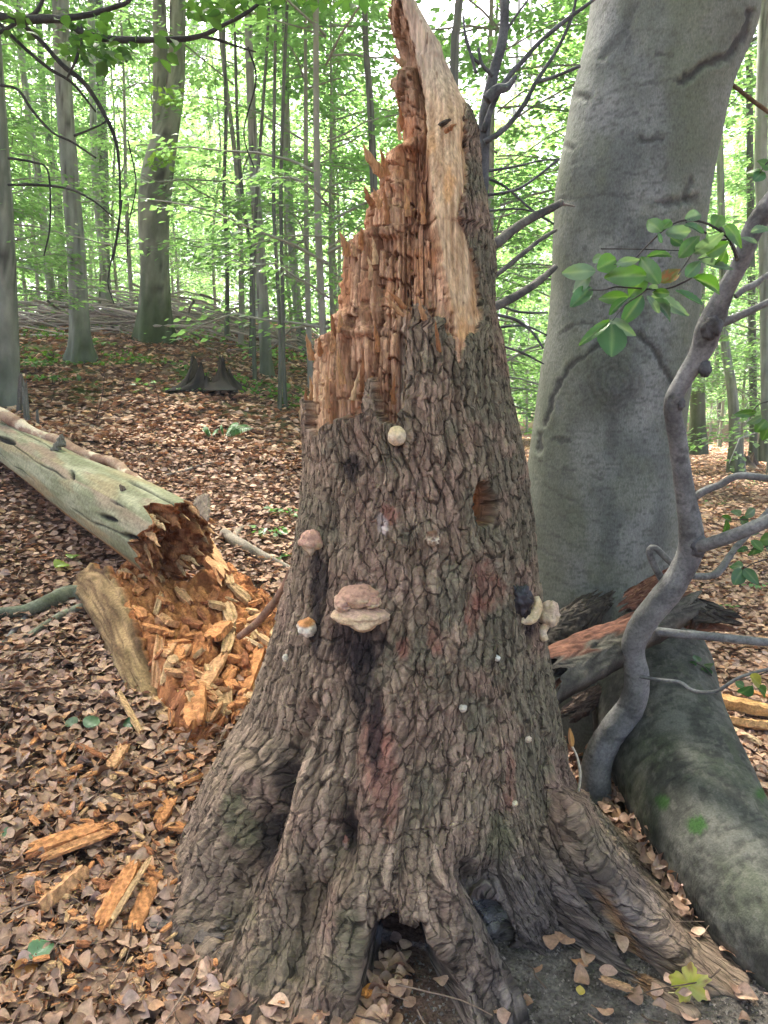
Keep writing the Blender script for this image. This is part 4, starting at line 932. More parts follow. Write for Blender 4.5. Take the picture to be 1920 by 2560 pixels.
v, f = limb([(1488, 1990), (1495, 1900), (1530, 1830), (1578, 1765), (1592, 1690), (1582, 1620), (1610, 1555), (1672, 1478), (1718, 1400), (1728, 1330), (1712, 1230), (1694, 1100), (1682, 1010), (1712, 945), (1752, 880), (1776, 812), (1812, 730), (1852, 655), (1890, 560), (1950, 480), (2030, 380)],
            [42, 38, 36, 35, 31, 30, 33, 33, 31, 30, 24, 22, 21, 22, 26, 31, 21, 21, 23, 23, 20], [2.74, 2.74, 2.72, 2.7, 2.68, 2.66, 2.62, 2.58, 2.55, 2.52, 2.5, 2.46, 2.42, 2.4, 2.38, 2.35, 2.3, 2.25, 2.2, 2.15, 2.1], 260, 36, .10, 3, 22)
mesh_obj('stem', v, f, M['smallbark'], sap, col=barkcol(v, SA, SB, 12, 3, (.06, .058, .055)))
for i, (pp, rr_, yy) in enumerate([([(1735, 1372), (1765, 1362), (1830, 1340), (1925, 1300), (2050, 1240)], [19, 17, 17, 17, 14], (2.52, 2.3)),
        ([(1722, 1255), (1760, 1228), (1800, 1212), (1845, 1190), (1925, 1196), (2000, 1200)], [10, 10, 9, 9, 9, 8], (2.52, 2.4)),
        ([(1725, 1440), (1775, 1440), (1800, 1425), (1835, 1375), (1870, 1335), (1925, 1275)], [9, 9, 10, 8, 9, 8], (2.58, 2.8)),
        ([(1640, 1578), (1700, 1585), (1765, 1590), (1925, 1606), (2050, 1610)], [12, 11, 11, 11, 10], (2.66, 2.5)),
        ([(1596, 1690), (1650, 1700), (1700, 1706), (1735, 1727), (1790, 1728), (1850, 1693), (1930, 1670)], [5, 5, 5, 5, 5, 4, 4], (2.64, 2.4)),
        ([(1712, 1450), (1690, 1420), (1662, 1392), (1638, 1370), (1624, 1376), (1632, 1405), (1650, 1440), (1668, 1470)], [8, 8, 8, 8, 9, 9, 9, 9], (2.62, 2.66)),
        ([(1786, 812), (1832, 797), (1880, 775), (1930, 750)], [13, 10, 9, 8], (2.34, 2.3)),
        ([(1838, 742), (1862, 722), (1885, 712), (1930, 680)], [7, 8, 8, 7], (2.3, 2.3)),
        ([(1905, 690), (1930, 688)], [4, 4], (2.3, 2.3)),
        ([(1845, 655), (1838, 630), (1820, 590), (1800, 568)], [6, 5, 4, 3.5], (2.26, 2.05))]):
    v, f = limb(pp, rr_, yy, 50, 12, .08, 20 + i)
    mesh_obj('branch', v, f, M['smallbark'], sap, col=barkcol(v, SA, SB, 20, 3 + i, (.06, .058, .055)))
# knots
def blob(center, axes, seed, nlat=22, nlon=32, amp=.18, freq=2.5, squash=None, pw=1.0):
    t = np.linspace(.0, math.pi, nlat); p = np.linspace(0, 2 * math.pi, nlon, endpoint=False); T, Pp = np.meshgrid(t, p, indexing='ij')
    D = np.stack([np.sin(T) * np.cos(Pp), np.sin(T) * np.sin(Pp), np.cos(T)], -1)
    r = 1 + amp * fbm(D[..., 0] * freq + seed, D[..., 1] * freq, D[..., 2] * freq, 4, seed)
    if squash is not None: r = r * squash(D)
    A = np.array(axes, float); V = (D * r[..., None]) @ A + np.array(center)
    return V.reshape(-1, 3), grid_faces(nlat, nlon, True), D.reshape(-1, 3)
for i, (kx, ky, kr, Y) in enumerate([(1778, 815, 26, 2.33), (1762, 922, 15, 2.36), (1745, 1365, 22, 2.5), (1700, 1010, 12, 2.4)]):
    q = kr / FPX * Y; v, f, d = blob(P(kx, ky, Y), [(q, 0, 0), (0, q, 0), (0, 0, q * 1.3)], 50 + i, amp=.4)
    mesh_obj('knot', v, f, M['smallbark'], sap, col=barkcol(v, (.05, .045, .042), (.13, .13, .135), 30, i))

# the spray of fresh leaves hanging before the beech
LT = {}
def leaf_template(seed):
    if seed in LT: return LT[seed]
    r = np.random.default_rng(seed); nl, nw = 15, 9; t = np.linspace(0, 1, nl); s = np.linspace(-1, 1, nw)
    cu, tw, fo = r.uniform(-.25, .55), r.uniform(-.5, .5), r.uniform(.05, .3); V = []
    for i, ti in enumerate(t):
        w = .5 * math.sin(math.pi * min(max(ti, .012), .985) ** .82) ** .68 * (1 + .035 * math.sin(i * 3.1))
        for j, sj in enumerate(s):
            a_v = abs(sj); z = fo * a_v * w - cu * (ti - .2) ** 2 + .024 * math.sin((ti - .35 * a_v) * 2 * math.pi * 8) * min(a_v * 3, 1) + .03 * math.sin(5 * ti + seed + 2 * sj)
            y = sj * w; a = tw * (ti - .3); V.append((ti, y * math.cos(a) - z * math.sin(a), z * math.cos(a) + y * math.sin(a)))
    LT[seed] = (np.array(V), grid_faces(nl, nw)); return LT[seed]
def leaf_at(parent, b, t, wpx, Y, seed, colr, tilt=None, name='leaf', label=None):
    """one leaf from its base pixel to its tip pixel at distance Y, width in pixels"""
    r = np.random.default_rng(seed + 100); p0, p1 = P(b[0], b[1], Y), P(t[0], t[1], Y + r.uniform(-.05, .05))
    T, Fq = leaf_template(seed % 14); d = p1 - p0; L = np.linalg.norm(d); d /= L
    nrm = np.array([r.uniform(-.35, .35), -1, r.uniform(-.2, .8)]) if tilt is None else np.array(tilt, float)
    B = np.cross(nrm, d); B /= np.linalg.norm(B); nn = np.cross(d, B); w = wpx / FPX * Y
    V = p0 + T[:, 0:1] * d * L + T[:, 1:2] * B * w + T[:, 2:3] * nn * L * .8
    u = T[:, 0]; s_ = np.abs(T[:, 1]); vein = np.exp(-(s_ / .03) ** 2)[:, None]
    base = np.array(colr); c = base * (1 + .14 * fbm(u * 5, T[:, 1] * 8, seed, 3, seed))[:, None]; c = c * (1 - .0 * vein) + vein * np.array((.10, .10, .05)) * .6
    if label and 'spot' in label: c = mixc(c, (.35, .08, .02), .7 * sstep(.1, .4, fbm(u * 6, T[:, 1] * 9, 2, 3, seed)))
    o = mesh_obj(name, V, Fq, M['leaf'], parent, col=c)
    if label: o['label'] = label
    return o
spray = thing('leafy_twig', 'spray of fresh green beech leaves on dark twigs before the massive grey trunk', 'twig', P(1842, 644, 2.05))
def c8(x, y): return (1300 + x / 2.676, 450 + y / 2.676)
for i, (pp, r_) in enumerate([([(1450, 520), (1410, 430), (1370, 365), (1270, 300), (1180, 272), (1100, 270), (1030, 290), (960, 335), (890, 400), (820, 470), (790, 505), (750, 545), (715, 585)], 2.6), ([(1245, 355), (1180, 320), (1110, 282)], 2),
        ([(1380, 400), (1300, 420), (1200, 540), (1160, 640), (1060, 700), (1000, 722), (920, 735), (840, 728), (720, 720), (640, 715), (560, 735), (460, 735)], 2.4), ([(1165, 460), (1120, 540), (1060, 630)], 2.2), ([(540, 460), (800, 462), (1060, 472), (1200, 470)], 1.2), ([(760, 530), (700, 550), (630, 565)], 1.4),
        ([(850, 730), (800, 770), (700, 840), (620, 940)], 1.6)]):
    v, f = limb([c8(*q) for q in pp], np.linspace(r_ + .6, r_ * .6, len(pp)), (2.05, 1.98), 40, 8, .08, i)
    mesh_obj('twig', v, f, M['smallbark'], spray, col=barkcol(v, (.03, .025, .025), (.07, .06, .055), 40, i))
gA, gB, gC, gD = (.062, .155, .022), (.045, .125, .042), (.115, .19, .11), (.036, .095, .04)
Ls = [((505, 610), (275, 620), 105, gC), ((470, 640), (340, 745), 130, gC), ((475, 722), (335, 855), 105, gB), ((640, 530), (505, 600), 125, gA), ((560, 520), (468, 535), 60, gC), ((845, 640), (572, 640), 135, gA), ((928, 695), (800, 508), 115, gA), ((838, 640), (728, 782), 110, gA),
      ((725, 780), (525, 795), 85, gA), ((815, 770), (690, 965), 110, gD), ((715, 790), (575, 900), 60, gB), ((600, 940), (388, 1118), 70, gA), ((612, 965), (612, 1185), 200, gB), ((605, 940), (760, 1035), 85, gC), ((880, 775), (1155, 900), 100, gC), ((850, 775), (940, 888), 55, gC),
      ((1040, 740), (1220, 838), 70, gB), ((935, 690), (1062, 615), 100, (.16, .15, .03)), ((1155, 648), (1395, 748), 85, gA), ((850, 512), (1045, 480), 48, gA), ((945, 345), (850, 262), 95, gA), ((950, 330), (1015, 260), 70, gA), ((975, 365), (1140, 345), 95, gC), ((1105, 262), (1232, 212), 75, gC),
      ((1290, 325), (1358, 200), 95, gA), ((1062, 520), (1185, 385), 95, gA), ((1165, 490), (1362, 350), 100, gC), ((1250, 500), (1385, 420), 90, gA), ((1378, 300), (1502, 450), 95, gA), ((1480, 385), (1590, 415), 38, gC), ((1112, 650), (1205, 545), 85, gB), ((1195, 540), (1412, 612), 60, gC),
      ((1315, 590), (1385, 485), 85, gA), ((1190, 525), (1362, 488), 40, gC), ((1545, 345), (1690, 310), 60, gC), ((1100, 300), (1240, 345), 60, gD), ((645, 560), (800, 530), 60, gC), ((860, 720), (960, 735), 50, gC), ((900, 800), (1040, 930), 90, gD), ((1010, 385), (1090, 440), 70, gD), ((920, 360), (950, 420), 50, gB), ((1000, 760), (880, 750), 60, gA)]
for i, (b, t, w, cl) in enumerate(Ls):
    leaf_at(spray, c8(*b), c8(*t), w / 2.676 * 1.03, 2.0 + (i % 5 - 2) * .02, i, cl, label='green leaf with reddish brown spots' if i == 17 else None)

# small leafy sprigs around the sapling
def sprig(label, pts, Y, leaves, group=None, rpx=2, name='leafy_sprig'):
    t = thing(name, label, 'sprig', P(pts[0][0], pts[0][1], Y), group)
    v, f = limb(pts, np.linspace(rpx, rpx * .5, len(pts)), Y, 20, 6); mesh_obj('twig', v, f, M['smallbark'], t, col=np.tile((.06, .05, .045), (len(v), 1)))
    for i, (b, e, w, cl) in enumerate(leaves): leaf_at(t, b, e, w, Y, i + int(pts[0][0]), cl)
    return t
sprig('green leaves just above the rising side branch of the curved sapling', [(1935, 1295), (1880, 1300), (1820, 1296)], 2.6, [((1828, 1300), (1800, 1290), 16, gA), ((1850, 1290), (1828, 1270), 24, gC), ((1850, 1296), (1875, 1330), 40, gB), ((1862, 1290), (1890, 1272), 26, gC), ((1815, 1300), (1812, 1342), 22, gA), ((1880, 1330), (1862, 1325), 20, gB), ((1850, 1320), (1905, 1335), 24, gC)])
sprig('green leaves hanging below the rising side branch of the curved sapling', [(1935, 1360), (1900, 1370), (1860, 1375)], 2.55, [((1880, 1350), (1905, 1380), 30, gA), ((1890, 1362), (1880, 1398), 34, gB), ((1870, 1375), (1840, 1372), 24, gB), ((1900, 1350), (1935, 1345), 36, gA), ((1915, 1365), (1935, 1395), 26, gB)])
sprig('three drooping green leaves between the two right side branches of the sapling', [(1925, 1395), (1880, 1410), (1855, 1425)], 2.5, [((1858, 1418), (1822, 1412), 30, gB), ((1855, 1424), (1835, 1462), 40, gB), ((1860, 1422), (1895, 1458), 28, gB)])
sprig('green leaves over the brown litter beside the thick grey root', [(1780, 1690), (1760, 1668), (1735, 1655)], 2.9, [((1742, 1655), (1714, 1665), 20, gB), ((1748, 1655), (1735, 1640), 22, gC), ((1755, 1668), (1770, 1705), 38, gD), ((1760, 1662), (1790, 1668), 22, gC)])
sprig('yellowing leaf and green leaves at the end of the thin low side branch', [(1935, 1672), (1890, 1690), (1850, 1700)], 2.4, [((1900, 1712), (1870, 1685), 34, (.30, .30, .06)), ((1880, 1715), (1845, 1742), 34, gB), ((1895, 1718), (1925, 1740), 30, gA), ((1860, 1716), (1838, 1705), 20, gA)])
sprig('small green leaves at the right edge above the bent grey trunk', [(1940, 1000), (1900, 1010), (1880, 1030)], 3.0, [((1890, 1030), (1835, 1038), 22, gA), ((1905, 1040), (1870, 1062), 20, gC), ((1915, 1050), (1890, 1080), 30, gA), ((1925, 1060), (1905, 1100), 30, gA)])
sprig('broad green leaves at the right edge in front of the grey trunk', [(1945, 380), (1915, 410), (1895, 440)], 2.6, [((1900, 440), (1862, 425), 34, gA), ((1910, 430), (1885, 450), 30, gB), ((1925, 420), (1895, 400), 40, gA)])

# orange twig at the upper right and dead branches right of the snag
v, f = limb([(1800, 190), (1835, 215), (1880, 250), (1935, 290)], [5, 5, 5, 5], (3.6, 3.4), 20, 8, .1)
mesh_obj('bare_twig', v, f, M['smallbark'], col=barkcol(v, (.14, .08, .045), (.25, .16, .1), 30, 1), label='bare orange brown twig crossing behind the top right of the massive beech', cat='twig')
db = thing('dead_branches', 'bare dark crooked stems and twigs rising behind the right side of the broken trunk', 'tree', P(1215, 900, 3.0))
DB = [([(1200, 560), (1206, 420), (1212, 300), (1232, 190), (1258, 90), (1264, -60)], [17, 16, 15, 13, 11, 10], 3.0), ([(1180, 700), (1190, 500), (1200, 360)], [10, 12, 12], 3.02),
      ([(1208, 330), (1232, 262), (1262, 205), (1300, 160), (1345, 110), (1400, 62), (1470, 10), (1520, -30)], [7, 7, 6, 6, 5, 5, 4, 4], 2.95), ([(1212, 355), (1262, 322), (1310, 262), (1340, 205), (1395, 120), (1430, 40), (1445, -30)], [7, 6, 6, 5, 4, 4, 3], 2.95),
      ([(1216, 250), (1240, 225), (1268, 218), (1290, 190)], [12, 12, 9, 4], 2.9), ([(1340, 205), (1390, 190), (1450, 165)], [5, 4, 4], 2.95), ([(1190, 182), (1170, 110), (1160, 70)], [4, 3, 2.5], 2.95), ([(1200, 160), (1180, 140), (1165, 100), (1158, 40)], [4, 3, 3, 2], 3.0),
      ([(1258, 90), (1290, 40), (1320, 0)], [4, 3, 2], 3.0), ([(1232, 190), (1205, 160), (1196, 120)], [5, 4, 3], 2.95), ([(1200, 430), (1280, 418), (1350, 402), (1400, 398)], [4, 3, 2, 2], 3.0), ([(1205, 490), (1300, 470), (1395, 400)], [4, 3, 3], 3.0), ([(1200, 440), (1260, 465), (1330, 525), (1385, 560)], [4, 3, 3, 2.5], 3.05),
      ([(1210, 528), (1290, 522), (1340, 530)], [3, 2.5, 2], 3.0), ([(1235, 785), (1290, 800), (1330, 830), (1358, 870)], [4, 4, 3, 3], 3.2), ([(1240, 760), (1300, 780), (1370, 782)], [3, 3, 2.5], 3.2), ([(1240, 860), (1300, 880), (1360, 910)], [3, 3, 2], 3.2), ([(1232, 820), (1310, 815), (1368, 838)], [3, 2.5, 2], 3.2)]
for i, (pp, r_, y) in enumerate(DB):
    v, f = limb(pp, r_, y, 30, 9, .15, i, 40); mesh_obj('branch', v, f, M['smallbark'], db, col=barkcol(v, (.055, .055, .055), (.12, .12, .125), 20, i))
for i, (pp, r_, yy, lab, ca) in enumerate([([(1210, 612), (1240, 608), (1270, 585), (1320, 550), (1370, 525), (1404, 506)], [14, 13, 12, 10, 10, 8], (2.55, 2.75), 'thick broken dead branch reaching up to the right in front of the massive beech', 'branch'),
        ([(1190, 780), (1240, 765), (1290, 740), (1345, 705), (1388, 668)], [12, 11, 10, 9, 7], (2.6, 3.1), 'dark dead branch lowest of the two running from broken trunk towards the massive beech', 'branch'),
        ([(1205, 710), (1240, 688), (1300, 640), (1350, 600), (1390, 575)], [6, 6, 6, 5, 4], (2.6, 3.1), 'thin dark dead branch below the thick broken one, between the two trunks', 'branch')]):
    v, f = limb(pp, r_, yy, 40, 12, .15, 70 + i, 40)
    t = thing('dead_branch', lab, ca, P(pp[0][0], pp[0][1], yy[0])); mesh_obj('limb', v, f, M['smallbark'], t, col=barkcol(v, (.05, .045, .042), (.13, .115, .1), 20, i))
    if i == 0:
        v, f = limb([(1398, 512), (1412, 511), (1438, 516)], [3, 3, 1.5], 2.75, 8, 6); mesh_obj('side_twig', v, f, M['smallbark'], t, col=np.tile((.2, .17, .14), (len(v), 1)))

# overhanging dark branch at the upper left with its leaves
oh = thing('overhanging_branch', 'dark overhanging branch sweeping in from the upper left with thin hanging twigs and dark leaves', 'branch', P(0, 42, 4.6))
r = np.random.default_rng(77)
OB = [([(-120, 20), (0, 42), (51, 50), (136, 47), (169, 57), (211, 84), (286, 98), (422, 99), (500, 90), (560, 62), (620, 30), (665, -10), (700, -60)], [10, 9, 9, 8, 7, 7, 7, 6, 5, 4, 4, 3, 3]), ([(136, 47), (211, 39), (286, 18), (322, 2), (350, -40)], [7, 6, 5, 4, 3]),
      ([(40, 45), (99, 99), (157, 163), (211, 208), (256, 277), (286, 341), (297, 401), (300, 480), (298, 560), (283, 650)], [5, 5, 5, 5, 4.5, 4, 3, 2.5, 2, 1.5]), ([(-20, 40), (45, 105), (120, 169), (181, 208), (240, 280)], [4, 4, 3.5, 3, 2]), ([(-20, 90), (20, 70), (50, 52)], [4, 4, 4]), ([(50, 50), (90, 30), (115, -20)], [4, 4, 4]),
      ([(0, 212), (45, 225), (80, 275), (130, 330), (180, 355), (240, 395)], [3, 3, 3, 2.5, 2.5, 2]), ([(20, 462), (90, 462), (170, 472), (230, 500), (280, 540)], [3, 3, 2.5, 2, 1.5]), ([(500, 90), (545, 100), (600, 118), (640, 130)], [3, 3, 2, 1.5]), ([(185, 340), (245, 315), (270, 300)], [2.5, 2, 2]), ([(20, 395), (80, 405), (120, 430), (125, 560), (110, 640)], [3, 2.5, 2, 2, 1.5]),
      ([(620, 118), (640, 200), (610, 330), (635, 420)], [2, 2, 1.5, 1.5]), ([(205, 60), (200, 110), (190, 150), (165, 200)], [3, 3, 3, 2]), ([(305, 500), (290, 600), (270, 700), (285, 760)], [2, 2, 1.5, 1]), ([(320, 350), (340, 460), (322, 560), (318, 640)], [1.5, 1.5, 1.2, 1])]
for i, (pp, r_) in enumerate(OB):
    v, f = limb(pp, np.array(r_) * 1.1, 4.6 + .04 * (i % 4), 50, 9, .2, 80 + i, 30); mesh_obj('twig' if i > 3 else 'limb', v, f, M['smallbark'], oh, col=barkcol(v, (.025, .025, .022), (.06, .055, .05), 20, i))
def leaf_cloud(parent, rects, n, Y, size, seed, A, B, name='leaves', mat='leaf', Yj=.4):
    r = np.random.default_rng(seed); pts = []
    for k_ in range(n):
        x0, y0, x1, y1 = rects[r.integers(len(rects))]; pts.append(P(r.uniform(x0, x1), r.uniform(y0, y1), Y + r.uniform(-Yj, Yj)))
    m = n; T, Fq = template('mid'); k_ = r.random((m, 1)); a = r.random(m) * 6.28
    V, F, c = scatter(T, Fq, np.array(pts), np.c_[np.cos(a), np.sin(a), r.uniform(-.9, .1, m)], np.c_[r.standard_normal((m, 2)) * .5, np.ones(m)], size * r.uniform(.7, 1.2, m), np.array(A) * (1 - k_) + np.array(B) * k_)
    return mesh_obj(name, V, F, M[mat], parent, col=c, kind='stuff')
leaf_cloud(oh, [(120, 50, 470, 150), (20, 20, 300, 90), (180, 90, 330, 160), (470, -20, 640, 40), (560, -40, 1000, 30)], 230, 4.6, .085, 5, (.03, .08, .02), (.07, .15, .03))
br_ = thing('beech_shoot', 'bunch of bright green leaves sprouting on the old forked beech', 'foliage', P(420, 400, 12))
leaf_cloud(br_, [(385, 355, 450, 410), (378, 215, 452, 265), (400, 235, 450, 260), (370, 385, 430, 420)], 150, 12.0, .10, 6, (.09, .18, .03), (.14, .24, .04), mat='farleaf', Yj=.25)

# ------------------------------------------------------------------ fungi on the dead trunk
FA, FB, FR = (.50, .37, .22), (.62, .52, .38), (.36, .16, .085)
def fcol(V, D, topc=FR, lowc=FA, midc=FB, t0=.35, seed=0):
    n = fbm(V[:, 0] * 60, V[:, 1] * 60, V[:, 2] * 60, 4, seed); c = mixc(lowc, midc, sstep(-.5, .5, n)); return mixc(c, topc, sstep(t0 - .25, t0 + .25, D[:, 2] + .5 * n))
def fungus(label, qx, qy, wpx, hpx, out, seed, topc=FR, lowc=FA, midc=FB, t0=.4, amp=.32, squash=None, tilt=0, group=None, freq=2.5, name='bracket_fungus', cat='fungus'):
    p, nn = on_snag(qx, qy); Y = p[1]; w = wpx / FPX * Y / 2; h = hpx / FPX * Y / 2; nn = nn * (1 if nn[1] < 0.3 else -1)
    s = np.array([math.cos(tilt), 0, -math.sin(tilt)]); up = np.array([math.sin(tilt), 0, math.cos(tilt)])
    V, F, D = blob(P(qx, qy, Y) + nn * out * .25, [s * w, np.array([0, out, 0]), up * h], seed, amp=amp, squash=squash, freq=freq, nlat=26, nlon=36)
    t = mesh_obj(name, V, F, M['fungus'], col=fcol(V, D, topc, lowc, midc, t0, seed), label=label, cat=cat, group=group, base=p)
    return t
hoof = lambda D: 1 - .38 * sstep(.1, -1, D[:, :, 2]) * np.abs(D[:, :, 0])
fungus('round cream coloured fungus high on the bark below the torn wood', 993, 1090, 46, 50, .03, 1, topc=(.55, .42, .24), lowc=(.58, .45, .27), amp=.12)
fungus('pinkish brown hoof shaped fungus on the left edge of the dead trunk', 786, 1356, 66, 62, .045, 2, t0=-.1, topc=(.44, .25, .18), squash=hoof)
fungus('small white and orange fungus left of the large double shelf', 775, 1568, 52, 46, .04, 4, t0=.45, topc=(.42, .19, .07), lowc=(.60, .52, .40), midc=(.66, .60, .50))
fungus('tiny white fungus near the left outline of the dead trunk', 716, 1645, 17, 22, .012, 5, topc=(.55, .5, .4), lowc=(.6, .55, .42))
fungus('tiny round white fungus right of the middle of the trunk, upper of two', 1241, 1645, 16, 16, .012, 6, topc=(.55, .52, .48), lowc=(.6, .58, .52))
fungus('tiny round whitish fungus lower on the trunk, below centre right', 1156, 1770, 21, 20, .014, 7, topc=(.40, .36, .30), lowc=(.5, .46, .4))
fungus('small pale chip like fungus on the lower right of the trunk', 1319, 1848, 17, 16, .01, 8, topc=(.6, .48, .36), lowc=(.55, .42, .3), amp=.5)
fungus('tiny cream fungus above the dusty hollow side of the trunk', 1285, 2008, 17, 14, .012, 9, topc=(.6, .5, .36))
fungus('small white crescent fungus on the right root beside the pale stem', 1464, 2026, 24, 40, .02, 10, topc=(.6, .57, .5), lowc=(.62, .6, .54), t0=.8)
fungus('brown shrivelled lump in the middle of the trunk', 1079, 1345, 34, 34, .03, 11, topc=(.16, .09, .055), lowc=(.24, .16, .10), amp=.6, freq=4)
fungus('small reddish resin lump low on the left centre of the trunk', 865, 2108, 26, 44, .02, 12, topc=(.25, .12, .09), lowc=(.12, .06, .05), amp=.5, name='resin_lump', cat='resin')
p, nn = on_snag(900, 1500); Y = p[1]
big = thing('shelf_fungus', 'large double shelf fungus, pinkish brown on top and cream below, centre left of the trunk', 'fungus', p)
def fl(qx, qy, w, h, out, seed, nm, squash=None, tilt=0, **k):
    a, b = w / FPX * Y / 2, h / FPX * Y / 2; s = np.array([math.cos(tilt), 0, -math.sin(tilt)]); up = np.array([math.sin(tilt), 0, math.cos(tilt)])
    V, F, D = blob(P(qx, qy, Y - out * .35), [s * a, np.array([0, out, 0]), up * b], seed, amp=k.pop('amp', .22), squash=squash, nlat=34, nlon=52, freq=k.pop('freq', 3.2)); mesh_obj(nm, V, F, M['fungus'], big, col=fcol(V, D, seed=seed, **k))
fl(895, 1492, 108, 62, .055, 21, 'upper_lobe', topc=(.42, .24, .165), midc=(.50, .34, .25), t0=.0)
fl(858, 1505, 50, 44, .06, 22, 'upper_lobe', topc=(.42, .25, .18), midc=(.5, .35, .26), t0=.1)
fl(930, 1500, 50, 36, .06, 23, 'upper_lobe', topc=(.42, .24, .17), midc=(.5, .35, .25), t0=.1)
fl(903, 1536, 146, 46, .085, 24, 'lower_shelf', squash=lambda D: 1 + .0 * D[:, :, 2] + .55 * sstep(0, -1, D[:, :, 2]) * sstep(.55, 0, np.abs(D[:, :, 0] - .1)), topc=(.47, .30, .22), midc=(.52, .38, .25), lowc=(.46, .32, .19), t0=.45, amp=.14)
p, nn = on_snag(1318, 1515)
cf = thing('curled_fungus', 'curled cream fungus hooked around a black resin lump at the right edge of the trunk', 'fungus', p); Y = p[1] - .03
v, f = limb([(1342, 1492), (1345, 1512), (1338, 1533), (1320, 1545), (1298, 1552)], [7, 11, 15, 17, 11], Y, 40, 22, .25, 31, 40); D = np.zeros_like(v); D[:, 2] = -.3
mesh_obj('rim', v, f, M['fungus'], cf, col=fcol(v, D, topc=(.45, .25, .1), lowc=(.55, .42, .24), t0=.4, seed=31))
q = Y / FPX; v, f, D = blob(P(1303, 1502, Y - .01), [(22 * q, 0, 12 * q), (0, .016, 0), (-10 * q, 0, 36 * q)], 32, amp=.8, freq=4)
mesh_obj('black_resin', v, f, vmat('black_resin', .35, .4, 90, .3, 40, base=(.018, .016, .02), spec=.5), cf)
v, f, D = blob(P(1372, 1542, p[1] + .06), [(28 * q, 0, -8 * q), (0, .04, 0), (8 * q, 0, 42 * q)], 33, amp=.35, squash=lambda D: 1 - .35 * sstep(0, -1, D[:, :, 2]))
mesh_obj('bracket_fungus', v, f, M['fungus'], col=fcol(v, D, topc=(.52, .38, .28), lowc=(.55, .42, .25), seed=33), label='triangular cream fungus sticking out of the right edge of the trunk over the gap', cat='fungus')
v, f = limb([(1362, 1600), (1356, 1580), (1368, 1560)], [9, 12, 10], p[1] + .05, 14, 14, .3, 34); D = np.zeros_like(v)
mesh_obj('bracket_fungus', v, f, M['fungus'], col=fcol(v, D, lowc=(.58, .45, .27), t0=.6, seed=34), label='small cream fungus lobe under the triangular one at the right edge', cat='fungus')
# branch stub on the torn plank
v, f = splinter(P(1101, 312, on_snag(1100, 315)[0][1] + .01), P(1122, 302, on_snag(1100, 315)[0][1] - .06), .022, .016, 5)
mesh_obj('branch_stub', v, f, M['wood'], snag, col=np.tile((.05, .04, .03), (len(v), 1)), smooth=False)
def ccol0(n, base, seed):
    r = np.random.default_rng(seed); return np.clip(np.array(base) * (1 + .2 * r.standard_normal((n, 1))), .02, 1)
# ------------------------------------------------------------------ fallen log on the left
log = thing('fallen_log', 'long fallen log of pale greenish bare wood, broken off orange at its near end', 'log', ghit(420, 1500))
la = np.array([P(432, 1352, 3.95), P(330, 1290, 4.35), P(200, 1218, 4.95), P(90, 1150, 5.6), P(-10, 1092, 6.3), P(-180, 1010, 7.6), P(-420, 905, 10)])
lrad = np.array([.228, .225, .195, .175, .155, .14, .12])
Q = smooth_path(np.c_[la, lrad], 300); C_, R_ = Q[:, :3], Q[:, 3]; T_, N_, B_ = frames(C_)
tr = np.linspace(0, 2 * math.pi, 220, endpoint=False); D_ = N_[:, None] * np.cos(tr)[None, :, None] + B_[:, None] * np.sin(tr)[None, :, None]
sl = np.cumsum(np.r_[0, np.linalg.norm(np.diff(C_, axis=0), axis=1)])[:, None] + 0 * tr[None, :]; ua = tr[None, :] + 0 * sl
upness = D_[..., 2]; side = D_[..., 1]                         # side < 0 faces the camera
jag = 0.20 * fbm(np.cos(ua) * 3, np.sin(ua) * 3, 0, 3, 201) + 0.04 * fbm(np.cos(ua) * 9, np.sin(ua) * 9, 0, 3, 202) + .12 * sstep(.2, -.9, upness)
shift = (jag - .02) * np.exp(-sl / .25)
G = C_[:, None] + D_ * R_[:, None, None] * (1 + .05 * fbm(np.cos(ua) * 2, np.sin(ua) * 2, sl * 1.5, 3, 203))[..., None] + T_[:, None] * shift[..., None]
crk = np.abs(np.sin(ua * 4.5 + 1.2 * fbm(ua * 1, sl * 1.2, 0, 3, 204))) ; cr1 = sstep(.15, .04, crk) * sstep(-.30, .0, fbm(ua * 2, sl * 1.5, 4, 2, 205))
G = G - D_ * (.015 * cr1 + .0015 * fbm(ua * 40, sl * 6, 0, 2, 207))[..., None]
px_, py_, _ = proj(G.reshape(-1, 3)); px_ = px_.reshape(sl.shape); py_ = py_.reshape(sl.shape)
c = mixc((.175, .175, .10), (.31, .30, .195), sstep(-.5, .5, fbm(ua * 4, sl * 4, 0, 4, 208)))
c = mixc(c, (.27, .215, .12), .9 * sstep(-.05, .4, fbm(ua * 3, sl * 1.8, 3, 3, 209)))
c = mixc(c, (.25, .17, .12), .8 * sstep(.0, .35, fbm(ua * 2.5, sl * 2.2, 7, 3, 210)) * sstep(.3, .9, upness + .2))
c = mixc(c, (.02, .02, .016), cr1 * .9)
low_ = sstep(-.45, -.62, upness + .12 * fbm(ua * 4, sl * 6, 2, 3, 211)) ; c = mixc(c, mixc((.13, .065, .03), (.33, .18, .075), sstep(-.4, .4, fbm(ua * 8, sl * 4, 1, 3, 212))), low_)
for (kx, ky, rx, ry) in ((270, 1295, 22, 7), (327, 1343, 22, 8), (352, 1365, 14, 7), (12, 1100, 26, 8), (180, 1187, 6, 12)):
    m_ = sstep(1.2, .7, np.hypot((px_ - kx) / rx, (py_ - ky - .3 * (px_ - kx)) / ry)) * (side < .3); c = mixc(c, (.012, .010, .008), m_); G = G - D_ * (m_ * .03)[..., None]
mesh_obj('outer_wood', G.reshape(-1, 3), grid_faces(300, 220, True), M['log'], log, col=c.reshape(-1, 3), label='pale green algae covered bare wood with long dark cracks')
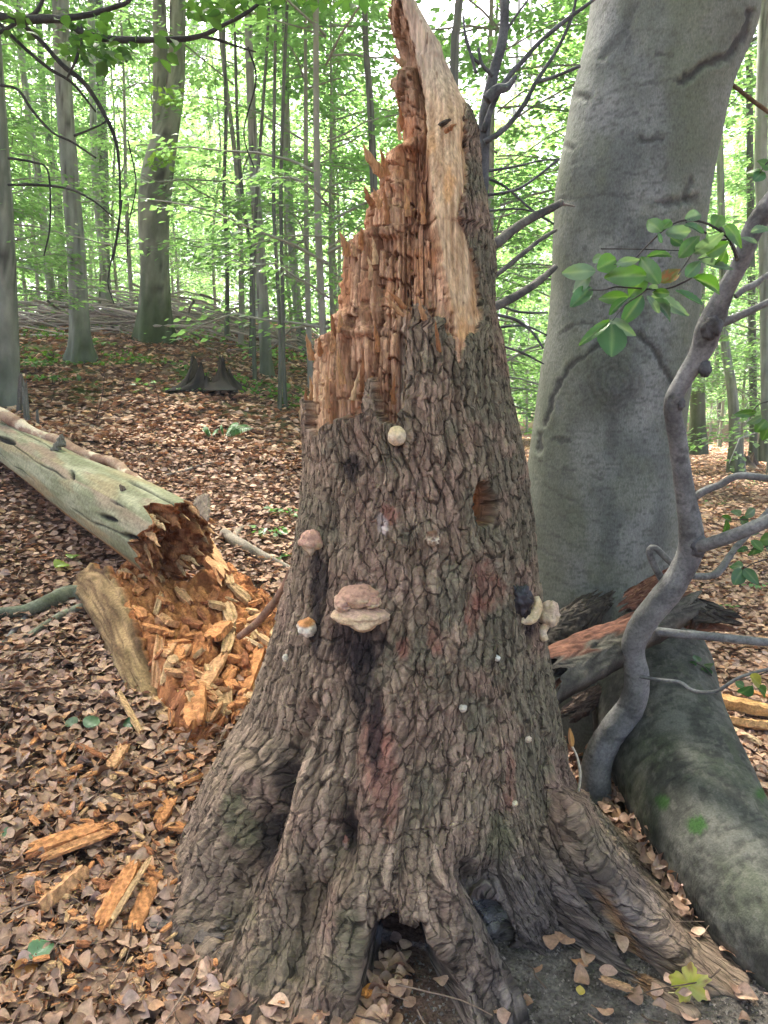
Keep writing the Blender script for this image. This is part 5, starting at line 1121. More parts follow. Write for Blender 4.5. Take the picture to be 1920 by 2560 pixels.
# inner wall + rotten core
rim = G[0]; ctr = rim.mean(0); ax = T_[0]
rings = []; cols = []
prof = [(1.0, 0), (.93, -.01), (.86, .03), (.76, .02), (.66, .05), (.56, .03), (.46, .05), (.38, .11), (.28, .14), (.14, .15), (.01, .15)]
prof = [(np.interp(i, range(len(prof)), [p[0] for p in prof]), np.interp(i, range(len(prof)), [p[1] for p in prof])) for i in np.linspace(0, len(prof) - 1, 44)]
for k_, dz in prof:
    q = ctr + (rim - ctr) * k_ ; w1, w2, wi = worley((q @ N_[0]) / .05, (q @ B_[0]) / .05, 215)
    nn = .05 * (wi - .5) + .035 * fbm(q[:, 0] * 16, q[:, 1] * 16, q[:, 2] * 16, 4, 214) - .05 * max(0, (.6 - k_)); nn = nn * (k_ < .99)
    q = q + ax * (dz + nn * 1.2)[..., None]; rings.append(q)
    cols.append(mixc((.17, .065, .03), (.45, .22, .10), sstep(-.4, .4, wi * .6 - .3 + fbm(q[:, 0] * 30, q[:, 1] * 30, q[:, 2] * 30, 3, 216))))
mesh_obj('broken_end', np.array(rings).reshape(-1, 3), grid_faces(44, 220, True), M['wood'], log, col=np.array(cols).reshape(-1, 3), label='hollow crumbling orange brown end of the log')
for i in range(22):
    k_ = int(rng.integers(0, 220)); b_0 = ctr + (rim[k_] - ctr) * rng.uniform(.55, .97); sl_ = rng.uniform(.05, .17)
    v, f = splinter(b_0 + ax * .05, b_0 - ax * sl_ + np.array([0, 0, -.25 * sl_]) + rng.standard_normal(3) * .02, rng.uniform(.02, .05), rng.uniform(.012, .025), 700 + i)
    mesh_obj('splinter', v, f, M['chip'], log, col=ccol0(len(v), WCOLS[i % 5], i), smooth=False)
v, f = splinter(P(142, 1128, 5.2), P(147, 1082, 5.2), .075, .05, 9); mesh_obj('branch_stub', v, f, M['wood'], log, col=np.tile((.16, .15, .12), (len(v), 1)), smooth=False)
v, f = splinter(P(314, 1230, 4.15), P(308, 1208, 4.15), .04, .02, 10); mesh_obj('branch_stub', v, f, M['wood'], log, col=np.tile((.16, .12, .09), (len(v), 1)), smooth=False)
v, f = splinter(P(505, 1240, 3.95), P(528, 1298, 3.85), .09, .03, 11); mesh_obj('splinter', v, f, M['wood'], log, col=np.tile((.32, .24, .17), (len(v), 1)), smooth=False)
# branch with peeling bark lying on the log
v, f = limb([(-40, 1010), (0, 1032), (50, 1062), (90, 1086), (150, 1104), (190, 1130), (240, 1146), (290, 1160), (320, 1188), (352, 1206), (372, 1220)], [14, 15, 15, 14, 14, 15, 13, 13, 14, 11, 8], (6.3, 4.35), 150, 22, .2, 40, 14)
cpl = mixc((.20, .11, .07), (.33, .22, .15), sstep(-.4, .4, fbm(v[:, 0] * 12, v[:, 1] * 12, v[:, 2] * 12, 3, 41))); cpl = mixc(cpl, (.55, .46, .33), .9 * sstep(.05, .12, fbm(v[:, 0] * 5, v[:, 1] * 5, v[:, 2] * 9, 3, 42) + .0))
pb = thing('peeling_branch', 'thick crooked branch with peeling brown and cream bark lying along the fallen log', 'branch', v.mean(0)); mesh_obj('limb', v, f, M['smallbark'], pb, col=cpl)

def ground_limb(label, pts, rpx, lift, cA, cB, cat='branch', name='fallen_branch', seed=0, n=50, seg=12, rough=.15):
    G_ = [ghit(a, b) for a, b in pts]; W = []; R = []
    for g, q, l in zip(G_, rpx, lift if hasattr(lift, '__len__') else [lift] * len(pts)): r_ = q / FPX * g[1]; W.append(g + np.array([0, 0, r_ * .6 + l])); R.append(r_)
    v, f = tube(W, R, n, seg, True, rough, seed, 20); return mesh_obj(name, v, f, M['smallbark'], col=barkcol(v, cA, cB, 14, seed), label=label, cat=cat)
ground_limb('thick mossy grey branch running in from the left edge to the rotten slab', [(-30, 1550), (60, 1545), (130, 1522), (180, 1506), (225, 1512)], [13, 15, 20, 23, 20], .02, (.09, .095, .06), (.18, .185, .13), seed=1)
ground_limb('thin pale branch just below the thick mossy one on the left', [(62, 1612), (100, 1585), (150, 1555), (200, 1535), (232, 1525)], [7, 8, 9, 10, 9], .02, (.15, .145, .10), (.27, .26, .19), seed=2)
ground_limb('small grey forked stick at the left edge below the mossy branch', [(-10, 1640), (20, 1605), (50, 1570), (82, 1538)], [5, 6, 7, 6], .01, (.17, .155, .14), (.30, .27, .25), seed=3)
ground_limb('broken pale and grey branch lying behind the log end towards the dead trunk', [(560, 1345), (600, 1375), (650, 1400), (690, 1415), (730, 1432)], [13, 16, 14, 9, 7], .01, (.18, .15, .12), (.36, .3, .24), seed=4)
ground_limb('short thick stick lying on the leaves right of the log end', [(580, 1362), (600, 1332), (640, 1325)], [9, 8, 6], .01, (.16, .12, .09), (.28, .22, .17), seed=5)
ground_limb('long thin stick on the brown slope above the fallen log', [(150, 1066), (200, 1064), (262, 1076)], [4, 4, 3], .0, (.18, .14, .11), (.33, .27, .21), seed=6)
ground_limb('thin curved twig on the leaves behind the log', [(400, 1200), (460, 1185), (520, 1165), (565, 1160)], [3, 3, 2.5, 2], .02, (.16, .13, .11), (.3, .25, .2), seed=7)
ground_limb('dark rotting branch lying on the slope under the ferns', [(450, 1100), (480, 1105), (530, 1110)], [5, 6, 4], .0, (.05, .035, .028), (.1, .07, .05), seed=8)
ground_limb('thin whitish stick on the slope beside the ferns', [(490, 1085), (505, 1105), (522, 1130)], [3, 3, 2], .0, (.25, .2, .15), (.4, .33, .26), seed=9)
v, f = limb([(728, 1425), (712, 1462), (690, 1500), (668, 1528), (640, 1560), (598, 1592)], [9, 9, 10, 11, 10, 9], (2.9, 3.3), 50, 14, .15, 45, 30)
mesh_obj('fallen_branch', v, f, M['smallbark'], col=barkcol(v, (.14, .08, .055), (.30, .18, .12), 20, 3), label='reddish brown stick leaning over the crumbled wood against the dead trunk', cat='branch')

# ------------------------------------------------------------------ rotten log remains between the log and the dead trunk
rem = thing('rotten_log_section', 'collapsed section of rotten log, yellow brown outer shell with crumbled orange wood inside', 'rotten log', ghit(480, 1650))
HEAPV = []
def heap(name, poly_px, H, res, parent, seed, cA, cB, cC, edge=.10, cell=(.045, .02), dirv=(.6, -1), noise=.03, label=None, kind=None, cat=None, step=.045, mat='chip', hollow=None, sink=.03):
    poly = [ghit(a, b)[:2] for a, b in poly_px]; A_ = np.array(poly); x = np.arange(A_[:, 0].min() - .05, A_[:, 0].max() + .05, res); y = np.arange(A_[:, 1].min() - .05, A_[:, 1].max() + .05, res)
    X, Y = np.meshgrid(x, y); d = inpoly(X, Y, poly); d = d + .03 * fbm(X * 12, Y * 12, 0, 3, seed); m = sstep(0, edge, d)
    dv = np.array(dirv) / np.hypot(*dirv); u = X * dv[0] + Y * dv[1]; w = -X * dv[1] + Y * dv[0]
    wu_ = u + .02 * fbm(X * 10, Y * 10, 1, 3, seed + 1); wv_ = w + .015 * fbm(X * 10, Y * 10, 5, 3, seed + 2)
    a1, a2, ai = worley(wu_ / cell[0] / 1.8, wv_ / cell[0], seed + 3); b1, b2, bi = worley(wu_ / cell[1] / 2.2, wv_ / cell[1], seed + 4)
    z = m * (H * (.6 + .5 * fbm(X * 5, Y * 5, 0, 3, seed + 5)) * (1 if parent is None else sstep(-.55, -1.05, X) * 1.0 + .35) + step * (ai - .5) + step * .35 * (bi - .5) + noise * fbm(X * 30, Y * 30, 2, 3, seed + 6)) - sink * (1 - m) - .012 * (1 - sstep(0, .15, a2 - a1)) * m
    V = np.stack([X, Y, gz(X, Y) + z], -1)
    c = mixc(cA, cB, sstep(-.5, .5, (bi - .5) + fbm(u * 25, w * 110, 0, 3, seed + 7))); c = mixc(c, cC, .8 * sstep(.1, .5, fbm(X * 9, Y * 9, 3, 3, seed + 8)))
    nr, nc_ = X.shape; F = grid_faces(nr, nc_); keep = (d.reshape(-1)[F].max(1) > -.03)
    F = F[keep]; ids, inv = np.unique(F, return_inverse=True)
    HEAPV.append(V.reshape(-1, 3)[ids]); return mesh_obj(name, V.reshape(-1, 3)[ids], inv.reshape(-1, 4), M[mat], parent, col=c.reshape(-1, 3)[ids], label=label, kind=kind, cat=cat)
OA, OB_, OC = (.24, .085, .032), (.50, .215, .085), (.15, .05, .02)
heap('crumbled_wood', [(310, 1450), (400, 1440), (460, 1500), (520, 1440), (600, 1440), (700, 1500), (720, 1570), (690, 1660), (640, 1760), (560, 1840), (500, 1900), (430, 1850), (390, 1780), (330, 1700), (260, 1590), (235, 1500)], .15, .0075, rem, 220, OA, OB_, OC, step=.035, noise=.02, cell=(.05, .018))
# outer shell: a curved wall of old sapwood, its outside facing the camera
sb = [(205, 1500), (238, 1560), (275, 1640), (318, 1712), (362, 1768), (395, 1808)]; st = [(215, 1418), (262, 1428), (318, 1520), (345, 1600), (385, 1700), (402, 1770)]
n1_, n2_ = 90, 34
bot = smooth_path(np.array([ghit(a, b) - np.array([0, 0, .03]) for a, b in sb]), n1_)
top = smooth_path(np.array([P(a, b, ghit(c_[0], c_[1])[1] + .10) for (a, b), c_ in zip(st, sb)]), n1_)
s = np.linspace(0, 1, n2_)[None, :, None]; W = bot[:, None] * (1 - s) + top[:, None] * s
outd = np.array([-.75, -.66, .25]); W = W + outd * (.06 * np.sin(np.pi * s)); ss_ = np.linspace(0, 1, n1_)[:, None]
W = W + outd * (.022 * fbm(ss_ * 9 + 0 * s[..., 0], s[..., 0] * 5 + 0 * ss_, 0, 4, 231) + .010 * fbm(ss_ * 6, s[..., 0] * 26 + 0 * ss_, 0, 3, 239))[..., None]
W[:, -1] += np.c_[np.zeros(n1_), np.zeros(n1_), .06 * fbm(np.arange(n1_) / 3., 0, 0, 3, 232)]
Wi = W - outd * (.035 + .012 * fbm(ss_ * 30 + 0 * s[..., 0], s[..., 0] * 8 + 0 * ss_, 4, 3, 233))[..., None]
Wf = np.concatenate([W, Wi[:, ::-1]], 1); cc_ = mixc((.15, .095, .045), (.36, .235, .115), sstep(-.5, .5, fbm(ss_ * 8 + 0 * s[..., 0], s[..., 0] * 7 + 0 * ss_, 2, 4, 234)))
cc_ = mixc(cc_, (.16, .15, .09), .7 * sstep(.5, .1, s[..., 0] + .3 * fbm(ss_ * 6 + 0 * s[..., 0], s[..., 0] * 3, 5, 2, 235)))
cc_ = mixc(cc_, (.10, .055, .03), .75 * sstep(.18, .4, np.abs(fbm(ss_ * 5, s[..., 0] * 18 + 0 * ss_, 3, 3, 241)))); ci = mixc(OA, OB_, sstep(-.4, .4, fbm(ss_ * 30 + 0 * s[..., 0], s[..., 0] * 6 + 0 * ss_, 9, 3, 236)))
mesh_obj('outer_shell', Wf.reshape(-1, 3), grid_faces(n1_, 2 * n2_, True), M['chip'], rem, col=np.concatenate([cc_, ci[:, ::-1]], 1).reshape(-1, 3), label='yellow brown outer shell leaning outward')

# chunks and chips of rotten wood
def chunk(p0, p1, w, t, seed, up=(0, 0, 1), n=9, blunt=True):
    r = np.random.default_rng(seed); p0, p1 = np.array(p0, float), np.array(p1, float); d = p1 - p0; L = np.linalg.norm(d); d /= L
    s = np.cross(d, np.array(up, float) + .15 * r.standard_normal(3)); s /= np.linalg.norm(s); f = np.cross(s, d)
    m = 6; cs = [(a, -1) for a in np.linspace(-1, 1, m)] + [(1.02, 0)] + [(a, 1) for a in np.linspace(1, -1, m)] + [(-1.02, 0)]
    cs = np.array(cs, float); k = len(cs); end0 = r.standard_normal(k) * .06 * L; end1 = r.standard_normal(k) * .09 * L; gro = 1 + .22 * r.standard_normal(k)
    V = []; ts = np.linspace(0, 1, n); bend = r.standard_normal() * .014 * L
    for i, ti in enumerate(ts):
        sc = 1 - .25 * abs(2 * ti - 1) ** 6
        for j, (a, b) in enumerate(cs):
            off = (end0[j] if i == 0 else 0) + (end1[j] if i == n - 1 else 0)
            V.append(p0 + d * (L * ti + off) + s * (a * w / 2 * sc * (1 + .05 * r.standard_normal())) + f * (b * t / 2 * sc * gro[j] * (1 + .1 * r.standard_normal()) + bend * math.sin(math.pi * ti)))
    V = np.array(V); F = list(grid_faces(n, k, True)); e = (n - 1) * k
    for q in range(m - 1):
        a, b, c_, d_ = q, q + 1, 2 * m - q - 1, 2 * m - q
        F.append((a, d_, c_, b)); F.append((e + a, e + b, e + c_, e + d_))
    F.append((m - 1, m + 1, m, m)[:3] + (m - 1,)) if False else None
    return V, np.array(F)
def ccol(n, base, seed):
    r = np.random.default_rng(seed); return np.clip(np.array(base) * (1 + .22 * r.standard_normal((n, 1))), .02, 1)
ORG, TAN, YEL, PAL, BRN = (.50, .22, .09), (.52, .28, .14), (.46, .29, .15), (.52, .37, .23), (.30, .12, .055)
def wood(label, a, b, wpx, base, lift=.02, seed=0, group=None, thick=.5, name='wood_chunk', upr=0, n=9):
    g0, g1 = ghit(*a), ghit(*b); w = wpx / FPX * (g0[1] + g1[1]) / 2; t = w * thick
    def hz_(g):
        hv = HEAPV[0]; d_ = np.hypot(hv[:, 0] - g[0], hv[:, 1] - g[1]); i_ = int(np.argmin(d_)); return max(0, hv[i_, 2] - g[2]) if d_[i_] < .02 else 0
    on_h = ghit_fast(np.array([g0[0]]), np.array([g0[1]]))[0]
    # pieces seen on the heap stand higher and therefore nearer: slide them along the slope of sight
    if on_h and lift > .04:
        h0, h1 = hz_(g0), hz_(g1)
        for g_, h_, px_2 in ((g0, h0, a), (g1, h1, b)):
            q_ = ghit(px_2[0], px_2[1] + (h_ * .8) * FPX / g_[1]); h2 = hz_(q_); g_[:] = q_ + np.array([0, 0, h2])
        lift = .012 + .03 * (lift - .05)
    else: lift += .022
    p0 = g0 + np.array([0, 0, t * .3 + lift]); p1 = g1 + np.array([0, 0, t * .3 + lift + upr])
    v, f = chunk(p0, p1, w, t, seed, n=n); return mesh_obj(name, v, f, M['chip'], col=ccol(len(v), base, seed), smooth=False, label=label, cat='wood piece' if w > .02 else 'wood chip', group=group)
Wd = [('brick shaped orange wood piece in the crumbled heap, left one of a leaning pair', (417, 1667), (436, 1615), 24, TAN, .10), ('short reddish piece of rotten wood, right one of the leaning pair in the heap', (443, 1677), (460, 1620), 24, ORG, .10),
      ('long flat reddish tan plank of rotten wood lying across the heap', (467, 1785), (556, 1650), 36, TAN, .09), ('long orange plank of rotten wood resting against the left side of the dead trunk', (580, 1808), (648, 1632), 38, ORG, .11),
      ('thick squared orange block of rotten wood standing at the front of the heap', (490, 1880), (492, 1778), 54, ORG, .08), ('yellowish ribbed chunk of rotten wood between the two long planks', (510, 1735), (556, 1790), 52, YEL, .07), ('dull red lump of rotten wood under the leaning stick', (530, 1640), (566, 1592), 44, ORG, .08),
      ('small tan stick of rotten wood at the right end of the heap', (606, 1606), (655, 1622), 18, PAL, .08), ('thin splintered strip of wood on the leaves below the outer shell', (300, 1764), (352, 1860), 16, YEL, .03), ('short dark red chunk above the long flat plank', (468, 1688), (482, 1732), 28, BRN, .09),
      ('narrow tan piece beside the squared block', (512, 1812), (500, 1900), 22, TAN, .05), ('orange layered lump inside the shell, upper one', (362, 1584), (428, 1594), 28, ORG, .10), ('orange layered lump inside the shell, lower one', (358, 1622), (420, 1638), 26, BRN, .09),
      ('tall splintered orange plank leaning on the hollow log end', (556, 1468), (480, 1362), 46, TAN, .10), ('flat ribbed orange slab on the leaves, rear one of a pair at the lower left', (78, 2165), (255, 2106), 46, ORG, .02), ('bright smooth orange slab on the leaves, front one of a pair at the lower left', (120, 2190), (272, 2126), 30, (.55, .27, .12), .03),
      ('pale fibrous slab with frayed ends at the lower left', (98, 2300), (205, 2212), 66, TAN, .01), ('long orange plank of rotten wood pointing up right at the lower left', (252, 2362), (335, 2212), 48, ORG, .03), ('pale narrow strip lying on the long orange plank', (282, 2372), (378, 2212), 17, YEL, .06), ('ribbed orange plank right of the pale narrow strip', (335, 2362), (388, 2232), 42, ORG, .02),
      ('short dark orange lump between slab and long plank', (252, 2270), (310, 2254), 30, BRN, .03), ('tan chunk of wood standing in the leaves left of the squared block', (280, 1952), (314, 1894), 30, TAN, .02), ('small brown stick like piece near the tan chunk', (198, 1893), (262, 1924), 20, BRN, .02),
      ('orange brick shaped piece near the left root of the dead trunk', (396, 2092), (430, 2034), 34, ORG, .02), ('small orange stick above the brick shaped piece', (448, 1996), (503, 1970), 24, ORG, .02), ('thin pale yellow splinter lying on the left root', (512, 2276), (556, 2245), 15, (.62, .55, .36), .05), ('long thin orange stick near the left edge below the slabs', (46, 2228), (108, 2222), 13, ORG, .02),
      ('thin orange splinter upright in the leaves at the left', (80, 1888), (112, 1848), 12, ORG, .02), ('light brown rolled bark piece on the grey dirt near the yellow leaf', (1502, 2480), (1578, 2500), 22, (.34, .2, .11), .01), ('small curled orange bark piece in front of the hollow', (910, 2520), (935, 2500), 30, (.5, .2, .05), .01),
      ('tiny orange piece next to the curled bark in front of the hollow', (944, 2512), (952, 2498), 15, (.45, .18, .06), .01), ('curled brown piece at the bottom edge right of the hollow', (1170, 2532), (1205, 2560), 16, (.40, .2, .08), .01),
      ('ribbed orange rotten plank at the right edge, upper one', (1745, 1768), (1935, 1810), 50, (.48, .27, .11), .03), ('ribbed orange rotten plank at the right edge, lower one', (1800, 1830), (1940, 1850), 46, (.50, .28, .12), .03), ('pale split piece below the ribbed planks at the right', (1768, 1810), (1890, 1880), 22, PAL, .03), ('narrow orange strip above the ribbed planks at the right edge', (1850, 1745), (1930, 1770), 14, ORG, .03)]
for i, (lab, a, b, w, cl, lf) in enumerate(Wd):
    wood(lab, a, b, w, cl, lf, 300 + i, thick=.42, upr=.16 if 'leaning on the hollow' in lab else 0, n=14)
r = np.random.default_rng(99)
areas = [((60, 1900, 420, 2540), 100, 'small orange brown chip of rotten wood among the leaves at the lower left', 'small wood chips at the lower left'), ((300, 1450, 700, 1830), 150, 'small crumbled piece of orange wood lying on the rotten heap', 'small pieces on the rotten heap'), ((380, 1900, 560, 2200), 26, 'small wood chip lying against the left root of the dead trunk', 'small chips by the left root'), ((520, 2420, 900, 2560), 14, 'small pale wood chip at the bottom in front of the roots', 'pale chips in front of the roots')]
for (x0, y0, x1, y1), n_, lab, grp in areas:
    for i in range(n_):
        a = (r.uniform(x0, x1), r.uniform(y0, y1)); an = r.uniform(0, math.pi); L = r.uniform(14, 46) * (1.5 if 'heap' in lab else 1); b = (a[0] + L * math.cos(an), a[1] - L * .6 * math.sin(an))
        if 'heap' in lab and a[0] < 380 and a[1] > 1600: continue
        wood(lab, a, b, r.uniform(7, 18) * (1.8 if 'heap' in lab else 1), [ORG, TAN, BRN, YEL, ORG][r.integers(5)], (.07 if 'heap' in lab else .02) + r.random() * .015, 1000 + i + int(x0), grp, .5, 'wood_chip', n=5)
# crumbs of soil on the bare dirt
n_ = 9000; x = r.uniform(0, 1.5, n_); y = r.uniform(1.4, 2.7, n_); rad_ = np.hypot(x - c0[0], y - YC); k_ = rad_ > np.interp(np.arctan2(y - YC, x - c0[0]), _a, _r) * .9; x, y = x[k_], y[k_]; n_ = len(x)
T = np.array([(1, 0, -.3), (-.5, .8, -.3), (-.5, -.8, -.3), (0, 0, .8)]) ; Fq = np.array([(0, 1, 3, 3), (1, 2, 3, 3), (2, 0, 3, 3)])[:, :3]; Fq = np.array([(0, 1, 3), (1, 2, 3), (2, 0, 3)])
V, F_, c = scatter(T, Fq, np.c_[x, y, gz(x, y) + .003], r.standard_normal((n_, 3)), r.standard_normal((n_, 3)) * .5 + [0, 0, 1], r.uniform(.002, .008, n_) ** 1.0, np.array((.17, .145, .125)) * r.uniform(.4, 1.7, (n_, 1)))
mesh_obj('soil_crumbs', V, F_, M['soil'], col=c, kind='stuff', label='grey crumbs of soil and bark on the bare dirt at the lower right', cat='soil', smooth=False)
# fine wood crumbs and twigs mixed into the litter
n_ = 2600; qx = r.uniform(0, 560, n_); qy = r.uniform(1850, 2560, n_); gg = np.array([P(a, b, 1.0) for a, b in zip(qx, qy)]) - CAM
tpar = np.linspace(1.3, 3.6, 240)[None, :, None]; pp_ = CAM + gg[:, None] * tpar; bl_ = pp_[..., 2] < gz(pp_[..., 0], pp_[..., 1]); ii = np.argmax(bl_, 1); pp_ = pp_[np.arange(n_), ii]; k_ = np.hypot(pp_[:, 0] - c0[0], pp_[:, 1] - YC) > np.interp(np.arctan2(pp_[:, 1] - YC, pp_[:, 0] - c0[0]), _a, _r); pp_ = pp_[k_]; n_ = len(pp_)
T = np.array([(-.5, -.12, 0), (.5, -.1, 0), (.5, .12, 0), (-.5, .1, 0), (-.45, 0, .12), (.45, 0, .1)]); Fq = np.array([(0, 1, 5, 4), (3, 4, 5, 2), (1, 2, 5, 5), (0, 4, 3, 3)])[:2]
V, F_, c = scatter(T, Fq, pp_ + np.c_[np.zeros(n_), np.zeros(n_), r.uniform(.03, .055, n_)], np.c_[r.standard_normal((n_, 2)), .25 * r.standard_normal(n_)], np.c_[r.standard_normal((n_, 2)) * .4, np.ones(n_)], r.uniform(.006, .026, n_), np.array([ORG, TAN, BRN, YEL])[r.integers(0, 4, n_)] * r.uniform(.6, 1.1, (n_, 1)))
mesh_obj('wood_crumbs', V, F_, M['chip'], col=c, kind='stuff', label='fine orange crumbs of rotten wood strewn through the litter at the lower left', cat='wood crumbs', smooth=False)
tw = []
for i in range(420):
    y_ = 1.5 + 6 * r.random() ** 1.3; x_ = (r.random() * 2 - 1) * (.62 * y_ + .2)
    if np.hypot(x_ - c0[0], y_ - YC) < np.interp(math.atan2(y_ - YC, x_ - c0[0]), _a, _r) + .05: continue
    a_2 = r.random() * 6.28; L_2 = r.uniform(.06, .32); d_2 = np.array([math.cos(a_2), math.sin(a_2), 0]); q = np.array([x_, y_, 0]) + d_2 * L_2 * np.linspace(-.5, .5, 4)[:, None] + r.standard_normal((4, 3)) * .012
    q[:, 2] = gz(q[:, 0], q[:, 1]) + .045 + np.abs(r.standard_normal(4)) * .008; r_2 = r.uniform(.0012, .004); v, f = tube(q, np.linspace(r_2, r_2 * .5, 4), 7, 5, False); tw.append((v, f, np.array((.16, .11, .08)) * r.uniform(.4, 1.7)))
v, f, c = join(tw); mesh_obj('fallen_twigs', v, f, M['smallbark'], col=c, kind='stuff', label='thin broken twigs scattered over the leaf litter', cat='twigs')
# bark flakes round the left root
for i in range(16):
    a = (r.uniform(400, 600), r.uniform(2140, 2420)); an = r.uniform(0, 3.1); L = r.uniform(30, 70); b = (a[0] + L * math.cos(an), a[1] - L * .5 * math.sin(an))
    wood('grey brown flake of fallen bark beside the left root of the dead trunk', a, b, r.uniform(20, 34), (.13, .105, .09), .015, 1500 + i, 'bark flakes by the left root', .25, 'bark_flake', n=6)

# ------------------------------------------------------------------ bark slabs leaning between the dead trunk and the beech
def slab(label, a, b, Ya, Yb, wpx, curve, cT, cBk, seed, name='bark_slab', tilt=(0, -.55, .84), thick=.03, split=0):
    n1_, n2_ = 80, 26; p0, p1 = P(a[0], a[1], Ya), P(b[0], b[1], Yb); d = p1 - p0; L = np.linalg.norm(d); d /= L; r = np.random.default_rng(seed)
    nm_ = np.array(tilt, float); nm_ -= d * (nm_ @ d); nm_ /= np.linalg.norm(nm_); s = np.cross(d, nm_); W = wpx / FPX * Ya
    T = np.linspace(0, 1, n1_)[:, None]; S = np.linspace(-1, 1, n2_)[None, :]
    jag0 = .09 * fbm(S * 4 + seed, 0, 0, 3, seed); jag1 = .10 * fbm(S * 5 + seed, 3, 0, 3, seed + 1); wv = 1 + .25 * fbm(T * 5, 0, seed, 3, seed + 2) - .35 * T ** 3
    base = p0 + d * ((T * L + jag0 * (1 - T) + jag1 * T)[..., None]) + s * ((S * W / 2 * wv)[..., None]) - nm_ * ((curve * S ** 2 * W)[..., None])
    up_ = base + nm_ * ((.012 * fbm(T * 18 + 0 * S, S * 4 + 0 * T, 1, 4, seed + 3))[..., None]); dn = base - nm_ * ((thick + .018 * fbm(T * 14 + 0 * S, S * 7 + 0 * T, 6, 4, seed + 4))[..., None])
    V = np.concatenate([up_, dn[:, ::-1]], 1); c1 = mixc(cT[0], cT[1], sstep(-.5, .5, fbm(T * 30 + 0 * S, S * 9 + 0 * T, 2, 3, seed + 5))); c2 = mixc(cBk[0], cBk[1], sstep(-.5, .5, fbm(T * 22 + 0 * S, S * 9 + 0 * T, 4, 3, seed + 6)))
    c1 = mixc(c1, c2, sstep(.05, .25, (S if split > 0 else -9 + 0 * S) + .5 * fbm(T * 9, S * 3, 8, 3, seed + 9)) if split else np.zeros((n1_, n2_)))
    F = grid_faces(n1_, 2 * n2_, True); t = thing(name, label, 'bark', p0)
    mesh_obj('bark_sheet', V.reshape(-1, 3), F, M['bark'], t, col=np.concatenate([c1, c2[:, ::-1]], 1).reshape(-1, 3)); return t
RED = ((.07, .028, .018), (.19, .085, .055)); BK = ((.04, .034, .028), (.11, .098, .078)); DK = ((.03, .024, .02), (.08, .065, .05))
slab('big slab of bark leaning behind the curved sapling, red inside and dark bark below', (1375, 1655), (1735, 1480), 2.55, 2.95, 135, .25, RED, BK, 401, tilt=(-.30, -.55, .78), thick=.05, split=1)
slab('narrow strip of bark above the big slab, pointing up to the sapling fork', (1560, 1500), (1712, 1405), 2.85, 2.8, 46, .2, ((.12, .05, .035), (.26, .13, .09)), BK, 402, thick=.03)
slab('dark mossy broken piece of bark sticking out right of the curved sapling', (1690, 1500), (1825, 1535), 2.95, 2.9, 80, .2, DK, ((.10, .045, .025), (.2, .09, .05)), 403, thick=.05)
slab('dark bark piece in the gap close to the dead trunk', (1350, 1600), (1500, 1490), 2.9, 3.0, 120, .3, DK, DK, 404, thick=.05)
slab('brown broken wood piece lying low behind the curved sapling', (1420, 1770), (1570, 1690), 2.95, 3.0, 50, .2, ((.08, .055, .04), (.17, .12, .09)), DK, 405, thick=.04)
wood_p = limb([(1374, 1735), (1392, 1708), (1418, 1688)], [4, 6, 5], 2.6, 12, 8, .3, 3); mesh_obj('splinter', wood_p[0], wood_p[1], M['wood'], col=np.tile((.30, .17, .12), (len(wood_p[0]), 1)), label='short reddish splinter poking up in the gap beside the dead trunk', cat='splinter')
# debris heap in the gap
heap('leaf_debris', [(1360, 1700), (1440, 1680), (1520, 1720), (1520, 1800), (1500, 1900), (1560, 2000), (1640, 2110), (1720, 2240), (1690, 2290), (1600, 2190), (1500, 2090), (1430, 1990), (1390, 1900), (1350, 1780)], .07, .01, None, 250, (.09, .05, .035), (.26, .14, .09), (.06, .035, .025), step=.03, noise=.035, label='heap of reddish brown crumbled bark and leaves in the gap behind the right root', kind='stuff', cat='debris')
dl = []
for i in range(150):
    g = ghit(r.uniform(1375, 1500), r.uniform(1700, 1950)) if i < 80 else ghit(*(np.array([1500, 2020]) + r.random() * np.array([230, 290]) + r.standard_normal(2) * 14))
    T, Fq = fine[i % 6]; dl.append(scatter(T, Fq, np.array([g + [0, 0, .06 + r.random() * .03]]), r.standard_normal((1, 3)), np.array([[*(r.standard_normal(2) * .6), 1]]), np.array([r.uniform(.035, .065)]), litter_cols(1)))
v, f, c = join(dl); mesh_obj('dead_leaves', v, f, M['litter'], col=c, label='curled dead leaves caught in the gap between dead trunk and massive beech', kind='stuff', cat='leaf litter')
v, f = limb([(1430, 1866), (1442, 1890), (1450, 1930), (1448, 1965), (1440, 2004)], [3, 3, 4, 3.5, 3], 2.36, 30, 8, .1, 4)
mesh_obj('pale_stem', v, f, M['smallbark'], col=np.tile((.55, .48, .36), (len(v), 1)), label='thin curved cream stem standing before the gap beside the right root', cat='stem')
lf = thing('dry_leaf', 'dry brown leaf hanging at the top of the thin cream stem', 'leaf', P(1425, 1850, 2.36)); leaf_at(lf, (1430, 1866), (1424, 1815), 16, 2.36, 3, (.36, .2, .12), name='blade')

# ------------------------------------------------------------------ single leaves lying on the ground
def ground_leaf(label, qx, qy, Lpx, ang_, colr, seed, lift=.03, parent=None, cat='leaf'):
    g = ghit(qx, qy) + np.array([0, 0, lift]); T, Fq = leaf_template(seed % 14); L = Lpx / FPX * g[1]; a = math.radians(ang_)
    V, F, c = scatter(T, Fq, g[None], np.array([[math.cos(a), math.sin(a), .25]]), np.array([[.1, -.5, 1.]]), np.array([L]), np.array([colr])); c = c * (1 + .2 * fbm(T[:, 0] * 5, T[:, 1] * 5, seed, 3, seed))[:, None]
    return mesh_obj('fallen_leaf', V, F, M['leaf'], col=c, label=label, cat=cat)
